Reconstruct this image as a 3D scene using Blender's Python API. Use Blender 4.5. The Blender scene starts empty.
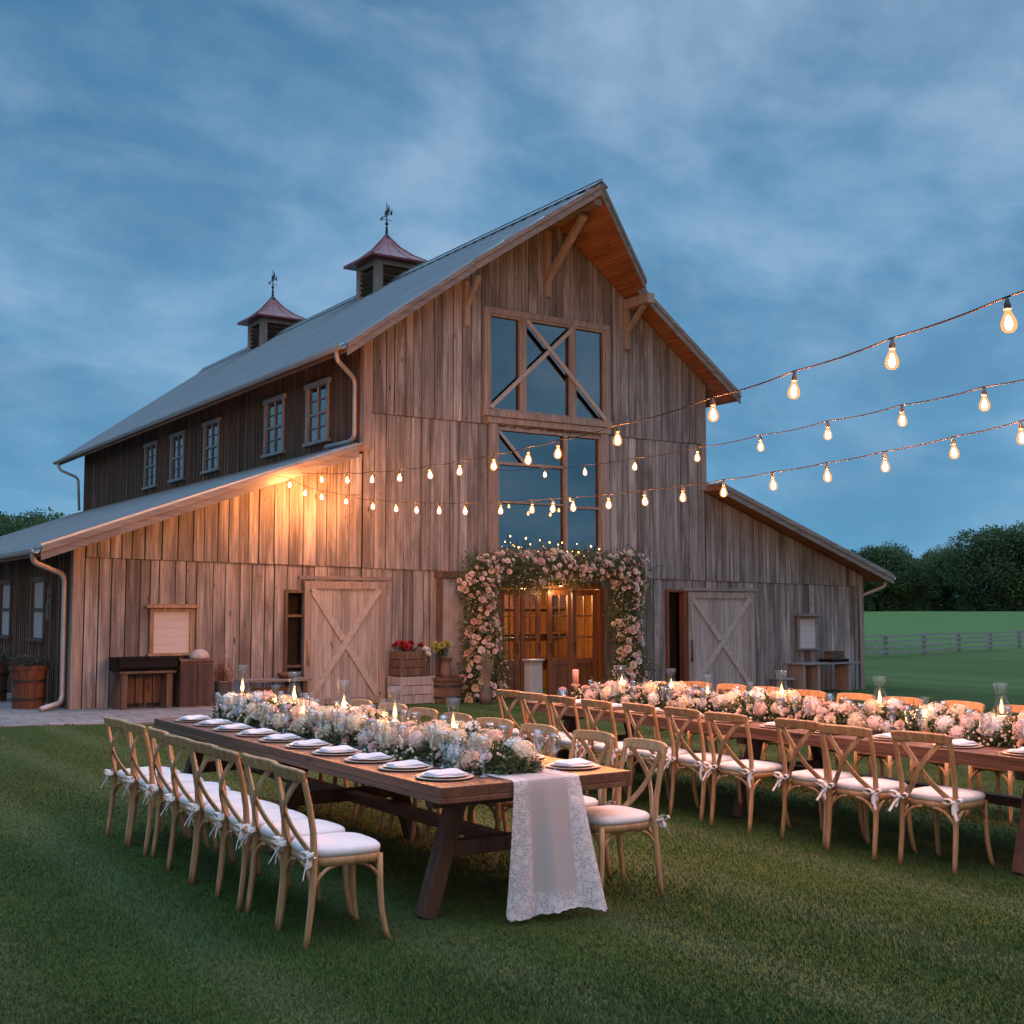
import bpy, math, random
from math import sin, cos, pi, radians, sqrt, atan2, exp
from mathutils import Vector, Matrix
random.seed(7)
sc = bpy.context.scene
COL = sc.collection

# ------------------------------------------------------------------ camera
cam_d = bpy.data.cameras.new('camera'); cam = bpy.data.objects.new('camera', cam_d); COL.objects.link(cam)
cam.location = (0, 0, 1.72)
cam.rotation_euler = (radians(90 + 4.447), 0, radians(-33.257))
cam_d.lens = 43.398; cam_d.sensor_width = 36; cam_d.clip_start = .05; cam_d.clip_end = 6000
sc.camera = cam
sc.view_settings.view_transform = 'Standard'; sc.view_settings.look = 'None'
sc.view_settings.exposure = 0.0; sc.view_settings.gamma = 1
sc.cycles.use_denoising = True
sc.cycles.sample_clamp_indirect = 4.0
sc.cycles.max_bounces = 6; sc.cycles.diffuse_bounces = 3; sc.cycles.glossy_bounces = 3
sc.cycles.transparent_max_bounces = 12; sc.cycles.transmission_bounces = 4
sc.cycles.caustics_reflective = False; sc.cycles.caustics_refractive = False

# ------------------------------------------------------------------ sky
SUN_EL, SUN_AZ = 3.0, 212.0           # afterglow low behind the camera (azimuth measured clockwise from +Y)
W = bpy.data.worlds.new('World'); sc.world = W; W.use_nodes = True
def build_world():
    nt = W.node_tree; N = nt.nodes; L = nt.links; N.clear()
    def nd(t, **k):
        n = N.new(t)
        for a, b in k.items(): setattr(n, a, b)
        return n
    def math_(op, a, b=None, clamp=False):
        n = nd('ShaderNodeMath', operation=op, use_clamp=clamp)
        for i, x in enumerate((a, b)):
            if x is None: continue
            if isinstance(x, (int, float)): n.inputs[i].default_value = x
            else: L.new(x, n.inputs[i])
        return n.outputs[0]
    def mixc(f, a, b, typ='MIX'):
        n = nd('ShaderNodeMix', data_type='RGBA', blend_type=typ)
        for s, x in ((0, f), (6, a), (7, b)):
            if isinstance(x, (int, float)): n.inputs[s].default_value = x
            elif isinstance(x, tuple): n.inputs[s].default_value = (*x, 1)
            else: L.new(x, n.inputs[s])
        return n.outputs[2]
    def ramp(f, stops, interp='LINEAR'):
        n = nd('ShaderNodeValToRGB'); cr = n.color_ramp; cr.interpolation = interp
        while len(cr.elements) < len(stops): cr.elements.new(.5)
        for e, (p, c) in zip(cr.elements, stops):
            e.position = p; e.color = (*c, 1) if isinstance(c, tuple) else (c, c, c, 1)
        L.new(f, n.inputs[0]); return n.outputs[0]
    tc = nd('ShaderNodeTexCoord'); D = tc.outputs['Generated']
    sp = nd('ShaderNodeSeparateXYZ'); L.new(D, sp.inputs[0]); X, Y, Z = sp.outputs
    sky = nd('ShaderNodeTexSky', sky_type='NISHITA', sun_disc=False)
    sky.sun_elevation = radians(SUN_EL); sky.sun_rotation = radians(SUN_AZ)
    sky.air_density = 1.0; sky.dust_density = 1.0; sky.ozone_density = 3.0
    nish = mixc(1.0, sky.outputs[0], (.055, .055, .055), 'MULTIPLY')
    zc = math_('MAXIMUM', Z, 0.0)
    base = ramp(zc, [(0, (.115, .35, .575)), (.08, (.14, .375, .61)), (.2, (.16, .37, .60)), (.32, (.14, .325, .54)), (.46, (.065, .20, .37)), (1, (.30, .40, .54))])
    base = mixc(.06, base, nish)
    # cloud sheet: the view direction projected on a high plane
    den = math_('ADD', zc, .34)
    cx = math_('DIVIDE', X, den); cy = math_('DIVIDE', Y, den)
    cb = nd('ShaderNodeCombineXYZ'); L.new(cx, cb.inputs[0]); L.new(cy, cb.inputs[1])
    mp = nd('ShaderNodeMapping'); L.new(cb.outputs[0], mp.inputs[0])
    mp.inputs['Location'].default_value = (11.2, 4.4, 0); mp.inputs['Rotation'].default_value = (0, 0, radians(-50)); mp.inputs['Scale'].default_value = (.9, 1.0, 1)
    def noise(scale, det, rough, dist, vec):
        n = nd('ShaderNodeTexNoise'); L.new(vec, n.inputs['Vector'])
        n.inputs['Scale'].default_value = scale; n.inputs['Detail'].default_value = det
        n.inputs['Roughness'].default_value = rough; n.inputs['Distortion'].default_value = dist
        return n.outputs[0]
    big = noise(1.75, 6, .55, .25, mp.outputs[0])
    mp2 = nd('ShaderNodeMapping'); L.new(cb.outputs[0], mp2.inputs[0])
    mp2.inputs['Location'].default_value = (7.4, 11.2, 0); mp2.inputs['Rotation'].default_value = (0, 0, radians(-50)); mp2.inputs['Scale'].default_value = (.8, 1.2, 1)
    wisp = noise(5.0, 7, .58, .3, mp2.outputs[0])
    dark = ramp(big, [(.36, 1.0), (.56, 0.0)], 'EASE')
    lite = ramp(big, [(.46, 0.0), (.70, 1.0)], 'EASE')
    wl = ramp(wisp, [(.42, 0.0), (.72, 1.0)], 'EASE')
    dk = math_('MULTIPLY', math_('MULTIPLY', dark, .68), ramp(zc, [(.02, .25), (.30, 1.0)]))
    c1 = mixc(dk, base, (.058, .19, .36))
    lf = math_('ADD', math_('MULTIPLY', lite, .68), math_('MULTIPLY', wl, .26))
    lf = math_('MULTIPLY', lf, ramp(zc, [(.0, .25), (.22, 1.0)]))
    c2 = mixc(lf, c1, (.42, .57, .77))
    # overcast zenith is brighter than the band above the horizon
    zen = ramp(zc, [(.50, 1.0), (.80, 2.4)], 'EASE')
    zn = nd('ShaderNodeMapRange', interpolation_type='SMOOTHSTEP'); L.new(zc, zn.inputs[0])
    zn.inputs[1].default_value = .5; zn.inputs[2].default_value = .85; zn.inputs[3].default_value = 1; zn.inputs[4].default_value = ZEN
    # afterglow behind the camera
    az = radians(SUN_AZ)
    dt = math_('ADD', math_('MULTIPLY', X, sin(az)), math_('MULTIPLY', Y, cos(az)))
    gl = nd('ShaderNodeMapRange', interpolation_type='SMOOTHSTEP'); L.new(dt, gl.inputs[0])
    gl.inputs[1].default_value = .35; gl.inputs[2].default_value = 1.0; gl.inputs[3].default_value = 0; gl.inputs[4].default_value = 1
    low = ramp(zc, [(0, 1.0), (.45, 0.0)])
    c3 = mixc(math_('MULTIPLY', math_('MULTIPLY', gl.outputs[0], low), .75), c2, GLOW)
    v = nd('ShaderNodeVectorMath', operation='SCALE'); L.new(c3, v.inputs[0]); L.new(zn.outputs[0], v.inputs[3])
    bg = nd('ShaderNodeBackground'); L.new(v.outputs[0], bg.inputs[0]); bg.inputs[1].default_value = 1.0
    o = nd('ShaderNodeOutputWorld'); L.new(bg.outputs[0], o.inputs[0])
ZEN = 5.0
GLOW = (.85, .55, .46)
build_world()
sd = bpy.data.lights.new('sun', 'SUN'); sd.energy = .3; sd.angle = radians(25); sd.color = (1, .78, .68)
sun = bpy.data.objects.new('sun', sd); COL.objects.link(sun)
_az = radians(SUN_AZ); _sv = Vector((sin(_az) * cos(radians(8)), cos(_az) * cos(radians(8)), sin(radians(8))))
sun.rotation_euler = _sv.to_track_quat('Z', 'Y').to_euler()

# ------------------------------------------------------------------ mesh builder
class MB:
    def __init__(s): s.v = []; s.f = []
    def add(s, vs, fs):
        o = len(s.v); s.v += [tuple(p) for p in vs]; s.f += [tuple(i + o for i in f) for f in fs]
    def box(s, c, d, m=None):
        x, y, z = d[0] / 2, d[1] / 2, d[2] / 2
        vs = [Vector((a * x, b * y, e * z)) for a in (-1, 1) for b in (-1, 1) for e in (-1, 1)]
        if m is not None: vs = [m @ p for p in vs]
        s.add([p + Vector(c) for p in vs], [(0, 1, 3, 2), (4, 6, 7, 5), (0, 4, 5, 1), (2, 3, 7, 6), (0, 2, 6, 4), (1, 5, 7, 3)])
    def b2(s, a, b): s.box([(a[i] + b[i]) / 2 for i in range(3)], [abs(b[i] - a[i]) for i in range(3)])
    def bar(s, a, b, w, h, up=(0, 0, 1)):
        a, b = Vector(a), Vector(b); d = (b - a); l = d.length; d = d / l
        u = Vector(up); x = d.cross(u)
        if x.length < 1e-4: x = d.cross(Vector((0, 1, 0)))
        x.normalize(); u = x.cross(d)
        m = Matrix((x, d, u)).transposed()
        s.box((a + b) / 2, (w, l, h), m)
    def tube(s, pts, r, n=8, caps=True, flat=1.0):
        pts = [Vector(p) for p in pts]; k = len(pts)
        if isinstance(r, (int, float)): r = [r] * k
        vs = []; ref = None
        for i, p in enumerate(pts):
            t = (pts[min(i + 1, k - 1)] - pts[max(i - 1, 0)]).normalized()
            if ref is None:
                ref = t.cross(Vector((0, 0, 1)))
                if ref.length < .1: ref = t.cross(Vector((0, 1, 0)))
            ref = (ref - t * ref.dot(t)).normalized(); b = t.cross(ref)
            for j in range(n):
                a = 2 * pi * j / n; vs.append(p + ref * cos(a) * r[i] + b * sin(a) * r[i] * flat)
        fs = [(i * n + j, i * n + (j + 1) % n, (i + 1) * n + (j + 1) % n, (i + 1) * n + j) for i in range(k - 1) for j in range(n)]
        if caps: fs += [tuple(range(n - 1, -1, -1)), tuple((k - 1) * n + j for j in range(n))]
        s.add(vs, fs)
    def strip(s, pts, w, t, wdir):
        """flat bar of width w (along wdir) and thickness t following pts"""
        pts = [Vector(p) for p in pts]; k = len(pts); vs = []
        for i, p in enumerate(pts):
            d = (pts[min(i + 1, k - 1)] - pts[max(i - 1, 0)]).normalized()
            wd = Vector(wdir); wd = (wd - d * wd.dot(d)).normalized(); nn = d.cross(wd)
            ww = w[i] if isinstance(w, (list, tuple)) else w
            for a, b in ((-1, -1), (1, -1), (1, 1), (-1, 1)): vs.append(p + wd * a * ww / 2 + nn * b * t / 2)
        fs = [(i * 4 + j, i * 4 + (j + 1) % 4, (i + 1) * 4 + (j + 1) % 4, (i + 1) * 4 + j) for i in range(k - 1) for j in range(4)]
        fs += [(3, 2, 1, 0), tuple((k - 1) * 4 + j for j in range(4))]
        s.add(vs, fs)
    def lathe(s, prof, n=16, c=(0, 0, 0), sx=1, sy=1, caps=True):
        vs = []
        for r, z in prof:
            for j in range(n):
                a = 2 * pi * j / n; vs.append((c[0] + r * cos(a) * sx, c[1] + r * sin(a) * sy, c[2] + z))
        k = len(prof)
        fs = [(i * n + j, i * n + (j + 1) % n, (i + 1) * n + (j + 1) % n, (i + 1) * n + j) for i in range(k - 1) for j in range(n)]
        if caps: fs += [tuple(range(n - 1, -1, -1)), tuple((k - 1) * n + j for j in range(n))]
        s.add(vs, fs)
    def prism(s, poly, vec):
        n = len(poly); vec = Vector(vec); vs = [Vector(p) for p in poly]; vs += [p + vec for p in vs]
        fs = [tuple(range(n - 1, -1, -1)), tuple(range(n, 2 * n))] + [(i, (i + 1) % n, n + (i + 1) % n, n + i) for i in range(n)]
        s.add(vs, fs)
    def poly(s, pts): s.add(pts, [tuple(range(len(pts)))])
    def ball(s, c, r, nu=8, nv=6, sq=(1, 1, 1), jit=0, rnd=random):
        vs = [(c[0], c[1], c[2] - r * sq[2])]
        for i in range(1, nv):
            t = -pi / 2 + pi * i / nv
            for j in range(nu):
                a = 2 * pi * j / nu; k = r * (1 + rnd.uniform(-jit, jit))
                vs.append((c[0] + k * cos(t) * cos(a) * sq[0], c[1] + k * cos(t) * sin(a) * sq[1], c[2] + k * sin(t) * sq[2]))
        vs.append((c[0], c[1], c[2] + r * sq[2])); e = len(vs) - 1
        fs = [(0, 1 + (j + 1) % nu, 1 + j) for j in range(nu)]
        for i in range(nv - 2):
            o = 1 + i * nu; fs += [(o + j, o + (j + 1) % nu, o + nu + (j + 1) % nu, o + nu + j) for j in range(nu)]
        o = 1 + (nv - 2) * nu; fs += [(o + j, o + (j + 1) % nu, e) for j in range(nu)]
        s.add(vs, fs)
    def leaf(s, p, d, n, l, w, bend=.25):
        """a pointed leaf of two quads folded on its midrib"""
        p = Vector(p); d = Vector(d).normalized(); n = Vector(n); x = d.cross(n)
        if x.length < 1e-3: x = d.cross(Vector((.3, .9, .1)))
        x.normalize(); n = x.cross(d)
        m = p + d * l * .5; t = p + d * l - n * l * bend
        s.add([p, m + x * w / 2 + n * w * .15, t, m - x * w / 2 + n * w * .15], [(0, 1, 2, 3)])
    def mesh(s, name, mat, smooth=False):
        me = bpy.data.meshes.new(name); me.from_pydata(s.v, [], s.f); me.update()
        if mat: me.materials.append(mat)
        if smooth: me.polygons.foreach_set('use_smooth', [True] * len(me.polygons))
        return me
    def build(s, name, mat, parent=None, smooth=False, org=None, bevel=0, seg=2):
        if org is not None:
            s.v = [(a - org[0], b - org[1], c - org[2]) for a, b, c in s.v]
        o = bpy.data.objects.new(name, s.mesh(name, mat, smooth)); COL.objects.link(o)
        if parent: o.parent = parent
        if bevel:
            m = o.modifiers.new('bevel', 'BEVEL'); m.width = bevel; m.segments = seg; m.limit_method = 'ANGLE'; m.angle_limit = radians(40)
        return o
def tag(o, label=None, cat=None, group=None, kind=None):
    for k, v in (('label', label), ('category', cat), ('group', group), ('kind', kind)):
        if v: o[k] = v
    if label: assert 4 <= len(label.split()) <= 16, label
    return o
def empty(name, loc, label, cat, group=None, rz=0):
    o = bpy.data.objects.new(name, None); COL.objects.link(o); o.empty_display_size = .1
    o.location = loc; o.rotation_euler = (0, 0, rz); return tag(o, label, cat, group)
def linked(name, me, parent=None, loc=(0, 0, 0), rot=(0, 0, 0), sc_=1):
    o = bpy.data.objects.new(name, me); COL.objects.link(o); o.parent = parent; o.location = loc; o.rotation_euler = rot
    o.scale = (sc_,) * 3 if isinstance(sc_, (int, float)) else sc_
    return o
def copy_tree(o, parent=None):
    c = o.copy(); COL.objects.link(c); c.parent = parent
    for ch in list(o.children): copy_tree(ch, c)
    return c
ORD = ['nearest', 'second', 'third', 'fourth', 'fifth', 'sixth', 'seventh', 'eighth', 'ninth', 'tenth', 'eleventh', 'twelfth', 'thirteenth', 'fourteenth', 'fifteenth', 'sixteenth']
def lerp(a, b, t): return a + (b - a) * t
def clamp(x, a=0, b=1): return max(a, min(b, x))
def sstep(a, b, x): t = clamp((x - a) / (b - a)); return t * t * (3 - 2 * t)

# ------------------------------------------------------------------ materials
class NT:
    def __init__(s, name):
        s.m = bpy.data.materials.new(name); s.m.use_nodes = True; s.N = s.m.node_tree.nodes; s.L = s.m.node_tree.links
        s.N.clear(); s.out = s.N.new('ShaderNodeOutputMaterial')
    def nd(s, t, **k):
        n = s.N.new(t)
        for a, b in k.items(): setattr(n, a, b)
        return n
    def put(s, x, i):
        if isinstance(x, (int, float)): i.default_value = x
        elif isinstance(x, tuple): i.default_value = (*x, 1) if len(i.default_value) == 4 and len(x) == 3 else x
        else: s.L.new(x, i)
    def math(s, op, a, b=None, c=None, clamp=False):
        n = s.nd('ShaderNodeMath', operation=op, use_clamp=clamp)
        for i, x in enumerate((a, b, c)):
            if x is not None: s.put(x, n.inputs[i])
        return n.outputs[0]
    def mix(s, f, a, b, typ='MIX'):
        n = s.nd('ShaderNodeMix', data_type='RGBA', blend_type=typ)
        for k, x in ((0, f), (6, a), (7, b)): s.put(x, n.inputs[k])
        return n.outputs[2]
    def ramp(s, f, stops, interp='LINEAR'):
        n = s.nd('ShaderNodeValToRGB'); cr = n.color_ramp; cr.interpolation = interp
        while len(cr.elements) < len(stops): cr.elements.new(.5)
        for e, (p, c) in zip(cr.elements, stops):
            e.position = p; e.color = (*c, 1) if isinstance(c, tuple) else (c, c, c, 1)
        s.L.new(f, n.inputs[0]); return n.outputs[0]
    def noise(s, vec, scale, det=4, rough=.5, dist=0):
        n = s.nd('ShaderNodeTexNoise'); s.L.new(vec, n.inputs['Vector'])
        for k, v in (('Scale', scale), ('Detail', det), ('Roughness', rough), ('Distortion', dist)): n.inputs[k].default_value = v
        return n.outputs[0]
    def mapping(s, vec, scale=(1, 1, 1), loc=(0, 0, 0), rot=(0, 0, 0)):
        n = s.nd('ShaderNodeMapping'); s.L.new(vec, n.inputs[0])
        n.inputs['Scale'].default_value = scale; n.inputs['Location'].default_value = loc; n.inputs['Rotation'].default_value = rot
        return n.outputs[0]
    def obj(s): return s.nd('ShaderNodeTexCoord').outputs['Object']
    def pos(s): return s.nd('ShaderNodeNewGeometry').outputs['Position']
    def island(s): return s.nd('ShaderNodeNewGeometry').outputs['Random Per Island']
    def orand(s): return s.nd('ShaderNodeObjectInfo').outputs['Random']
    def bsdf(s, col, rough=.6, metal=0, spec=.5, bump=None, bstr=.3, bdist=.01, **kw):
        b = s.nd('ShaderNodeBsdfPrincipled'); s.put(col, b.inputs['Base Color']); s.put(rough, b.inputs['Roughness']); s.put(metal, b.inputs['Metallic'])
        b.inputs['Specular IOR Level'].default_value = spec
        for k, v in kw.items(): s.put(v, b.inputs[k])
        if bump is not None:
            n = s.nd('ShaderNodeBump'); n.inputs['Strength'].default_value = bstr; n.inputs['Distance'].default_value = bdist
            s.L.new(bump, n.inputs['Height']); s.L.new(n.outputs[0], b.inputs['Normal'])
        return b.outputs[0]
    def done(s, sh): s.L.new(sh, s.out.inputs[0]); return s.m

def wood(name, cols, axis='z', island=.5, rough=.75, stain=None, fine=1.0, spec=.3, knots=True, byobj=0, weather=0):
    """weathered or sawn timber: grain stretched along one axis, board to board tone from the island number"""
    t = NT(name); P = t.obj(); ri = t.island()
    off = t.nd('ShaderNodeCombineXYZ'); t.L.new(t.math('MULTIPLY', ri, 37.0), off.inputs[0]); t.L.new(t.math('MULTIPLY', ri, 19.0), off.inputs[2]); t.L.new(t.math('MULTIPLY', ri, 53.0), off.inputs[1])
    va = t.nd('ShaderNodeVectorMath', operation='ADD'); t.L.new(P, va.inputs[0]); t.L.new(off.outputs[0], va.inputs[1]); Q = va.outputs[0]
    def st(a, b): return {'z': (b, b, a), 'y': (b, a, b), 'x': (a, b, b)}[axis]
    g1 = t.noise(t.mapping(Q, st(.55 * fine, 9 * fine)), 1.0, 6, .62, .6)
    g2 = t.noise(t.mapping(Q, st(1.6 * fine, 60 * fine)), 1.0, 4, .6, .3)
    blot = t.noise(t.mapping(Q, st(.45, 1.6)), 1.0, 5, .6, .4)
    c = t.ramp(g1, [(.28, cols[0]), (.5, cols[1]), (.72, cols[2])])
    c = t.mix(t.ramp(g2, [(.35, .55), (.62, 0.0)]), c, tuple(x * .45 for x in cols[0]))
    # whole-board tone
    tone = t.ramp(ri, [(0, 1 - island * .55), (.3, 1 - island * .1), (.65, 1.0), (1, 1 + island * .35)])
    c = t.mix(1.0, c, tone, 'MULTIPLY')
    if byobj: c = t.mix(1.0, c, t.ramp(t.orand(), [(0, 1 - byobj), (1, 1 + byobj)]), 'MULTIPLY')
    if stain: c = t.mix(t.ramp(blot, [(.47, 0.0), (.64, .85)]), c, stain)
    if knots:
        vo = t.nd('ShaderNodeTexVoronoi', feature='F1'); t.L.new(t.mapping(Q, st(1.1, 3.6)), vo.inputs['Vector']); vo.inputs['Scale'].default_value = 1.15
        c = t.mix(t.ramp(vo.outputs['Distance'], [(.05, .85), (.105, 0.0)]), c, tuple(x * .22 for x in cols[0]))
    if weather:                          # silvering, rain streaks and nail stains
        strk = t.noise(t.mapping(Q, st(.22, 22)), 1.0, 5, .65, .2)
        c = t.mix(t.ramp(strk, [(.50, 0.0), (.66, .75)]), c, tuple(x * .32 for x in cols[1]))
        silv = t.noise(t.mapping(Q, st(.3, 5)), 1.0, 5, .65, .5)
        c = t.mix(t.ramp(silv, [(.52, 0.0), (.72, .6)]), c, (.40, .375, .355))
        v2 = t.nd('ShaderNodeTexVoronoi', feature='F1'); t.L.new(t.mapping(Q, st(2.3, 5.5)), v2.inputs['Vector']); v2.inputs['Scale'].default_value = 1.3
        c = t.mix(t.ramp(v2.outputs['Distance'], [(.045, .9), (.085, 0.0)]), c, (.03, .022, .018))
    h = t.math('ADD', t.math('MULTIPLY', g2, .6), g1)
    return t.done(t.bsdf(c, rough, 0, spec, h, .55 if weather else .45, .008 if weather else .006))
def plain(name, col, rough=.5, metal=0, spec=.5, var=.15, scale=8, island=0, byobj=0, **kw):
    t = NT(name); n = t.noise(t.obj(), scale, 5, .6)
    c = t.mix(1.0, col, t.ramp(n, [(.3, 1 - var), (.7, 1 + var)]), 'MULTIPLY')
    if island: c = t.mix(1.0, c, t.ramp(t.island(), [(0, 1 - island), (1, 1 + island)]), 'MULTIPLY')
    if byobj: c = t.mix(1.0, c, t.ramp(t.orand(), [(0, 1 - byobj), (1, 1 + byobj)]), 'MULTIPLY')
    r = t.math('MULTIPLY_ADD', n, .2, rough - .1)
    return t.done(t.bsdf(c, r, metal, spec, n, .15, .004, **kw))
def emit(name, col, s):
    t = NT(name); e = t.nd('ShaderNodeEmission'); e.inputs[0].default_value = (*col, 1); e.inputs[1].default_value = s
    return t.done(e.outputs[0])
def thin_glass(name, refl=.12, tint=(1, 1, 1), rough=.02, edge=.55, wav=0):
    t = NT(name); tr = t.nd('ShaderNodeBsdfTransparent'); tr.inputs[0].default_value = (*tint, 1)
    gl = t.nd('ShaderNodeBsdfGlossy'); gl.inputs['Roughness'].default_value = rough
    lw = t.nd('ShaderNodeLayerWeight'); lw.inputs[0].default_value = .5; pw = t.math('POWER', lw.outputs['Facing'], 4.0)
    if wav:
        b = t.nd('ShaderNodeBump'); b.inputs['Strength'].default_value = wav; b.inputs['Distance'].default_value = .02
        t.L.new(t.noise(t.obj(), 1.3, 2), b.inputs['Height']); t.L.new(b.outputs[0], gl.inputs['Normal'])
    f = t.math('MULTIPLY_ADD', pw, edge, refl, clamp=True)
    mx = t.nd('ShaderNodeMixShader'); t.L.new(f, mx.inputs[0]); t.L.new(tr.outputs[0], mx.inputs[1]); t.L.new(gl.outputs[0], mx.inputs[2])
    return t.done(mx.outputs[0])
def leafmat(name, c0, c1, c2, trans=.25, rough=.55, byobj=0):
    t = NT(name); c = t.ramp(t.island(), [(0, c0), (.5, c1), (1, c2)])
    if byobj: c = t.mix(1.0, c, t.ramp(t.orand(), [(0, 1 - byobj), (1, 1 + byobj)]), 'MULTIPLY')
    b = t.bsdf(c, rough, 0, .3); tl = t.nd('ShaderNodeBsdfTranslucent'); t.put(c, tl.inputs[0])
    mx = t.nd('ShaderNodeMixShader'); mx.inputs[0].default_value = trans; t.L.new(b, mx.inputs[1]); t.L.new(tl.outputs[0], mx.inputs[2])
    return t.done(mx.outputs[0])
def petal(name, c0, c1, byobj=.06):
    return leafmat(name, c0, tuple((a + b) / 2 for a, b in zip(c0, c1)), c1, .3, .7, byobj)

M = {}
M['barn'] = wood('weathered barn boards', ((.115, .103, .098), (.268, .246, .233), (.44, .412, .39)), 'z', 1.0, .85, (.095, .08, .072), weather=1)
M['barn_side'] = wood('brown side boards', ((.06, .032, .020), (.14, .075, .044), (.21, .125, .078)), 'z', 1.0, .8, (.07, .045, .035))
M['trim'] = wood('weathered trim', ((.15, .128, .116), (.215, .19, .175), (.275, .245, .225)), 'x', .3, .8, knots=False)
M['trimv'] = wood('weathered upright trim', ((.20, .16, .135), (.29, .24, .205), (.37, .31, .27)), 'z', .3, .8, knots=False)
M['doorwood'] = wood('grey door boards', ((.24, .215, .20), (.34, .31, .29), (.43, .395, .37)), 'z', .35, .82)
M['brace'] = plain('weathered brace', (.31, .28, .26), .8, var=.22, scale=14)
M['soffit'] = wood('soffit boards', ((.15, .062, .03), (.27, .122, .06), (.36, .18, .095)), 'y', .6, .7)
M['amber'] = wood('varnished door timber', ((.085, .030, .010), (.16, .058, .018), (.235, .092, .03)), 'z', .3, .4, spec=.5, knots=False)
M['table'] = wood('dark table timber', ((.075, .032, .018), (.14, .062, .034), (.20, .095, .055)), 'y', .45, .42, spec=.5)
M['tableleg'] = wood('dark trestle timber', ((.05, .026, .017), (.095, .048, .03), (.14, .072, .045)), 'z', .3, .6)
M['chair'] = wood('honey beech', ((.30, .165, .075), (.43, .25, .12), (.53, .33, .17)), 'z', .15, .5, fine=2.2, spec=.4, knots=False, byobj=.16)
M['oldwood'] = wood('old brown timber', ((.06, .038, .026), (.12, .078, .053), (.18, .125, .09)), 'z', .6, .8)
M['fence'] = wood('grey fence timber', ((.22, .20, .18), (.32, .295, .27), (.40, .375, .345)), 'x', .4, .85, knots=False)
M['inner'] = plain('dark sheathing', (.012, .010, .009), .9)
M['interior'] = wood('warm interior boards', ((.16, .075, .03), (.26, .13, .055), (.34, .19, .09)), 'z', .7, .7)
def roofmat():
    t = NT('galvanised roof'); P = t.obj(); n = t.noise(t.mapping(P, (1, 1, 1)), .8, 5, .6); s = t.noise(t.mapping(P, (.5, 6, .5)), 1.0, 5, .65)
    c = t.mix(t.ramp(s, [(.3, 0.0), (.75, .55)]), (.34, .40, .43), (.24, .26, .27))
    c = t.mix(t.ramp(n, [(.5, 0.0), (.8, .35)]), c, (.50, .54, .55))
    return t.done(t.bsdf(c, t.math('MULTIPLY_ADD', s, .25, .32), .55, .5, s, .08, .005))
M['roof'] = roofmat()
M['redroof'] = plain('red painted tin', (.17, .032, .03), .42, .15, .5, .25, 3)
M['lead'] = plain('grey gutter metal', (.36, .34, .33), .45, .35, .5, .12, 2)
M['iron'] = plain('dark iron', (.035, .037, .04), .5, .6)
M['black'] = plain('black steel', (.006, .006, .0065), .8, 0, .2)
M['pane'] = thin_glass('window glass', .27, (.6, .6, .58), .02, .6, .06)
M['pane2'] = thin_glass('door glass', .04, (.9, .85, .75), .02, .6, .05)
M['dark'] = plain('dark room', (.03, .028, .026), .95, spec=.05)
M['crystal'] = thin_glass('table glass', .13, (.96, .96, .96), .05, .6)
M['lampglass'] = thin_glass('lamp glass', .05, (.98, .98, .97), .03, .5)
M['whitepaint'] = plain('white painted frame', (.21, .21, .205), .55, var=.12, scale=5)
def cloth(name, col, scale=300, var=.06):
    t = NT(name); P = t.obj(); n = t.noise(P, scale, 2, .5); w = t.noise(P, 9, 4, .6)
    c = t.mix(1.0, col, t.ramp(w, [(.3, 1 - var), (.7, 1 + var)]), 'MULTIPLY')
    h = t.math('ADD', t.math('MULTIPLY', n, .25), t.math('MULTIPLY', w, 1.0))
    return t.done(t.bsdf(c, .85, 0, .2, h, .35, .006, **{'Sheen Weight': .25}))
M['cushion'] = cloth('ivory cushion', (.60, .59, .58))
M['ribbon'] = cloth('ribbon', (.62, .59, .56))
M['napkin'] = cloth('napkin', (.62, .61, .63))
M['blind'] = plain('pale board', (.40, .39, .39), .7, var=.04)
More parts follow.
